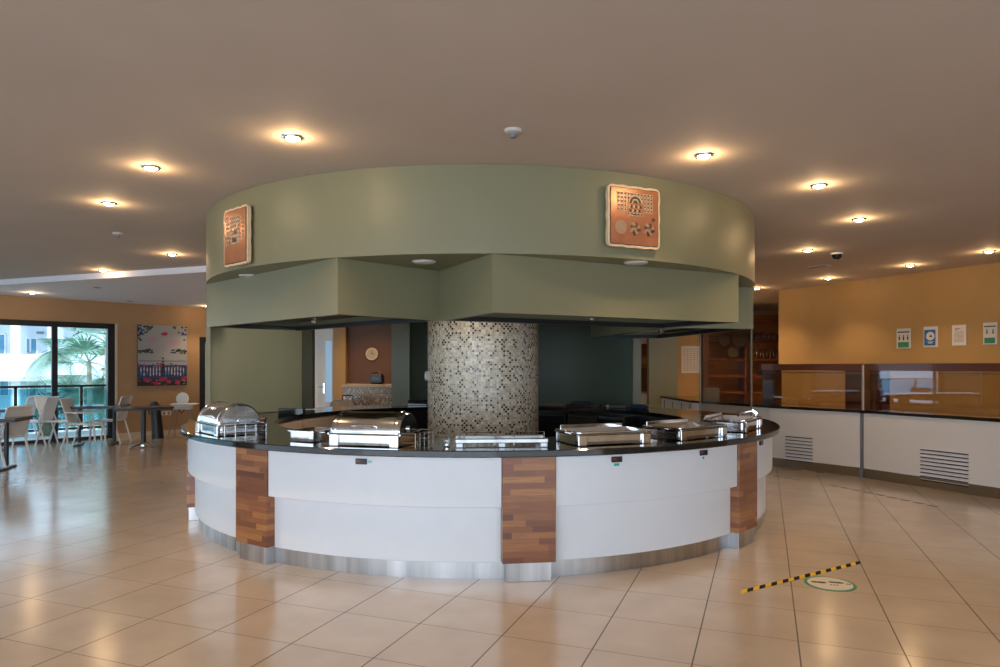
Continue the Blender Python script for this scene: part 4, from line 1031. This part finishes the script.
# palms
LEAF = mat('palm_leaf', (.10, .22, .16), .5, noise=.35, nscale=3); TRUNK = mat('palm_trunk', (.20, .22, .16), .9, noise=.3, nscale=6, bump=.5)
def palm(px, d, ytop, label, nl=22, fl=1.3, seed=1, fan=True):
    rn = random.Random(seed); zt = gz(ytop, d); e = empty('palm_tree', (gx(px, d), d, -3.5), 0, label, 'palm tree'); H_ = zt+3.5
    MB().tube([(0, 0, 0), (.05, 0, H_*.5), (0, 0, H_)], [.12, .09, .07], 10).build('trunk', TRUNK, e)
    m = MB()
    for i in range(nl):
        az = 2*PI*i/nl*2.6+rn.random(); el = rn.uniform(-.6, 1.15); stem = fl*rn.uniform(.5, .9)
        dv = Vector((math.cos(az)*math.cos(el), math.sin(az)*math.cos(el), math.sin(el))); s0 = Vector((0, 0, H_)); s1 = s0+dv*stem
        m.tube([s0, s0+dv*stem*.5+Vector((0, 0, .05)), s1], [.02, .015, .01], 5)
        sd = dv.cross(Vector((0, 0, 1)));
        if sd.length < .1: sd = Vector((1, 0, 0))
        sd.normalize(); up = sd.cross(dv).normalized()
        if fan:
            for k in range(17):
                a_ = R(-100+200*k/16); dd = (dv*math.cos(a_)+sd*math.sin(a_)+up*.12).normalized(); ln = fl*rn.uniform(.6, .8); tip = s1+dd*ln+Vector((0, 0, -.22*fl*rn.random()))
                pw = dd.cross(up).normalized()*.035*fl; mid = s1+dd*ln*.5
                q = m.add([s1, mid+pw, tip, mid-pw]); m.face([q, q+1, q+2, q+3])
        else:
            path = [s0+dv*fl*t*1.6+Vector((0, 0, -1.1*fl*t*t)) for t in [k/14 for k in range(15)]]
            for k in range(1, 15):
                tn = (path[k]-path[k-1]).normalized()
                for sg in (-1, 1):
                    for o_ in (0, .5):
                        b0 = path[k-1].lerp(path[k], o_); tip = b0+sd*sg*.5*fl*math.sin(PI*min(1, k/15+.12))+tn*.22*fl+Vector((0, 0, -.1))
                        q = m.add([b0, b0+tn*.05, tip]); m.face([q, q+1, q+2])
    m.build('fronds', LEAF, e); return e
palm(107, 20.5, 343, 'fan palm with spread green fronds at the right of the window', 11, 1.15, 2)
palm(89, 22, 362, 'fan palm with lower fronds in the middle of the right window pane', 11, .95, 5)
palm(54, 23, 350, 'slim palm with thin fronds in line with the window mullion', 9, .9, 9, False)
palm(72, 26, 392, 'low bushy palm behind the balcony railing', 16, 1.4, 11, False)
palm(100, 24, 390, 'low broad palm behind the balcony railing at right', 18, 1.2, 13, False)
for px, d, r_, lab in ((48, 15.2, .45, 'green shrub in a planter on the balcony behind the chairs'),):
    m = MB(); rn = random.Random(5); bxp = gx(px, d)
    for k in range(260):
        v = Vector((rn.gauss(0, 1), rn.gauss(0, 1), rn.gauss(0, 1))).normalized()*r_*rn.uniform(.5, 1); c = v+Vector((0, 0, .55)); a_ = Vector((rn.uniform(-1, 1), rn.uniform(-1, 1), rn.uniform(-1, 1))).normalized()*.08; b2 = v.cross(a_).normalized()*.03
        q = m.add([c-a_, c+b2, c+a_, c-b2]); m.face([q, q+1, q+2, q+3])
    e = empty('planted_shrub', (bxp, d, 0), 0, lab, 'shrub'); m.build('leaves', LEAF, e); MB().lathe([(0, 0), (.18, 0), (.23, .3), (.2, .3), (0, .26)], n=16).build('planter', TRUNK, e)

# ================================================================== LIGHT & WORLD
w_ = bpy.data.worlds.new('world'); bpy.context.scene.world = w_; w_.use_nodes = True
bg = w_.node_tree.nodes['Background']; bg.inputs[0].default_value = (.72, .86, 1, 1); bg.inputs[1].default_value = 3.2
s = lamp('sun', 'SUN', (0, -20, 30), 4.5, (1, .95, .88), None, angle=R(2)); s.rotation_euler = (R(38), 0, R(12))
# daylight coming through the glazed front behind the camera
a = lamp('daylight_area', 'AREA', (-3.5, -4.4, 1.5), 160, (.72, .85, 1), None, shape='RECTANGLE', size=9, size_y=2.6); a.rotation_euler = (R(90), 0, R(-10))

cam = bpy.data.cameras.new('camera'); co = bpy.data.objects.new('camera', cam); C.objects.link(co)
co.location = (0, 0, EYE); co.rotation_euler = (PI/2, 0, 0); cam.lens = 36*F/1000; cam.sensor_width = 36; cam.shift_y = .0335; cam.clip_end = 300
bpy.context.scene.camera = co
vs = bpy.context.scene.view_settings; vs.view_transform = 'Standard'; vs.look = 'None'; vs.exposure = 0.0
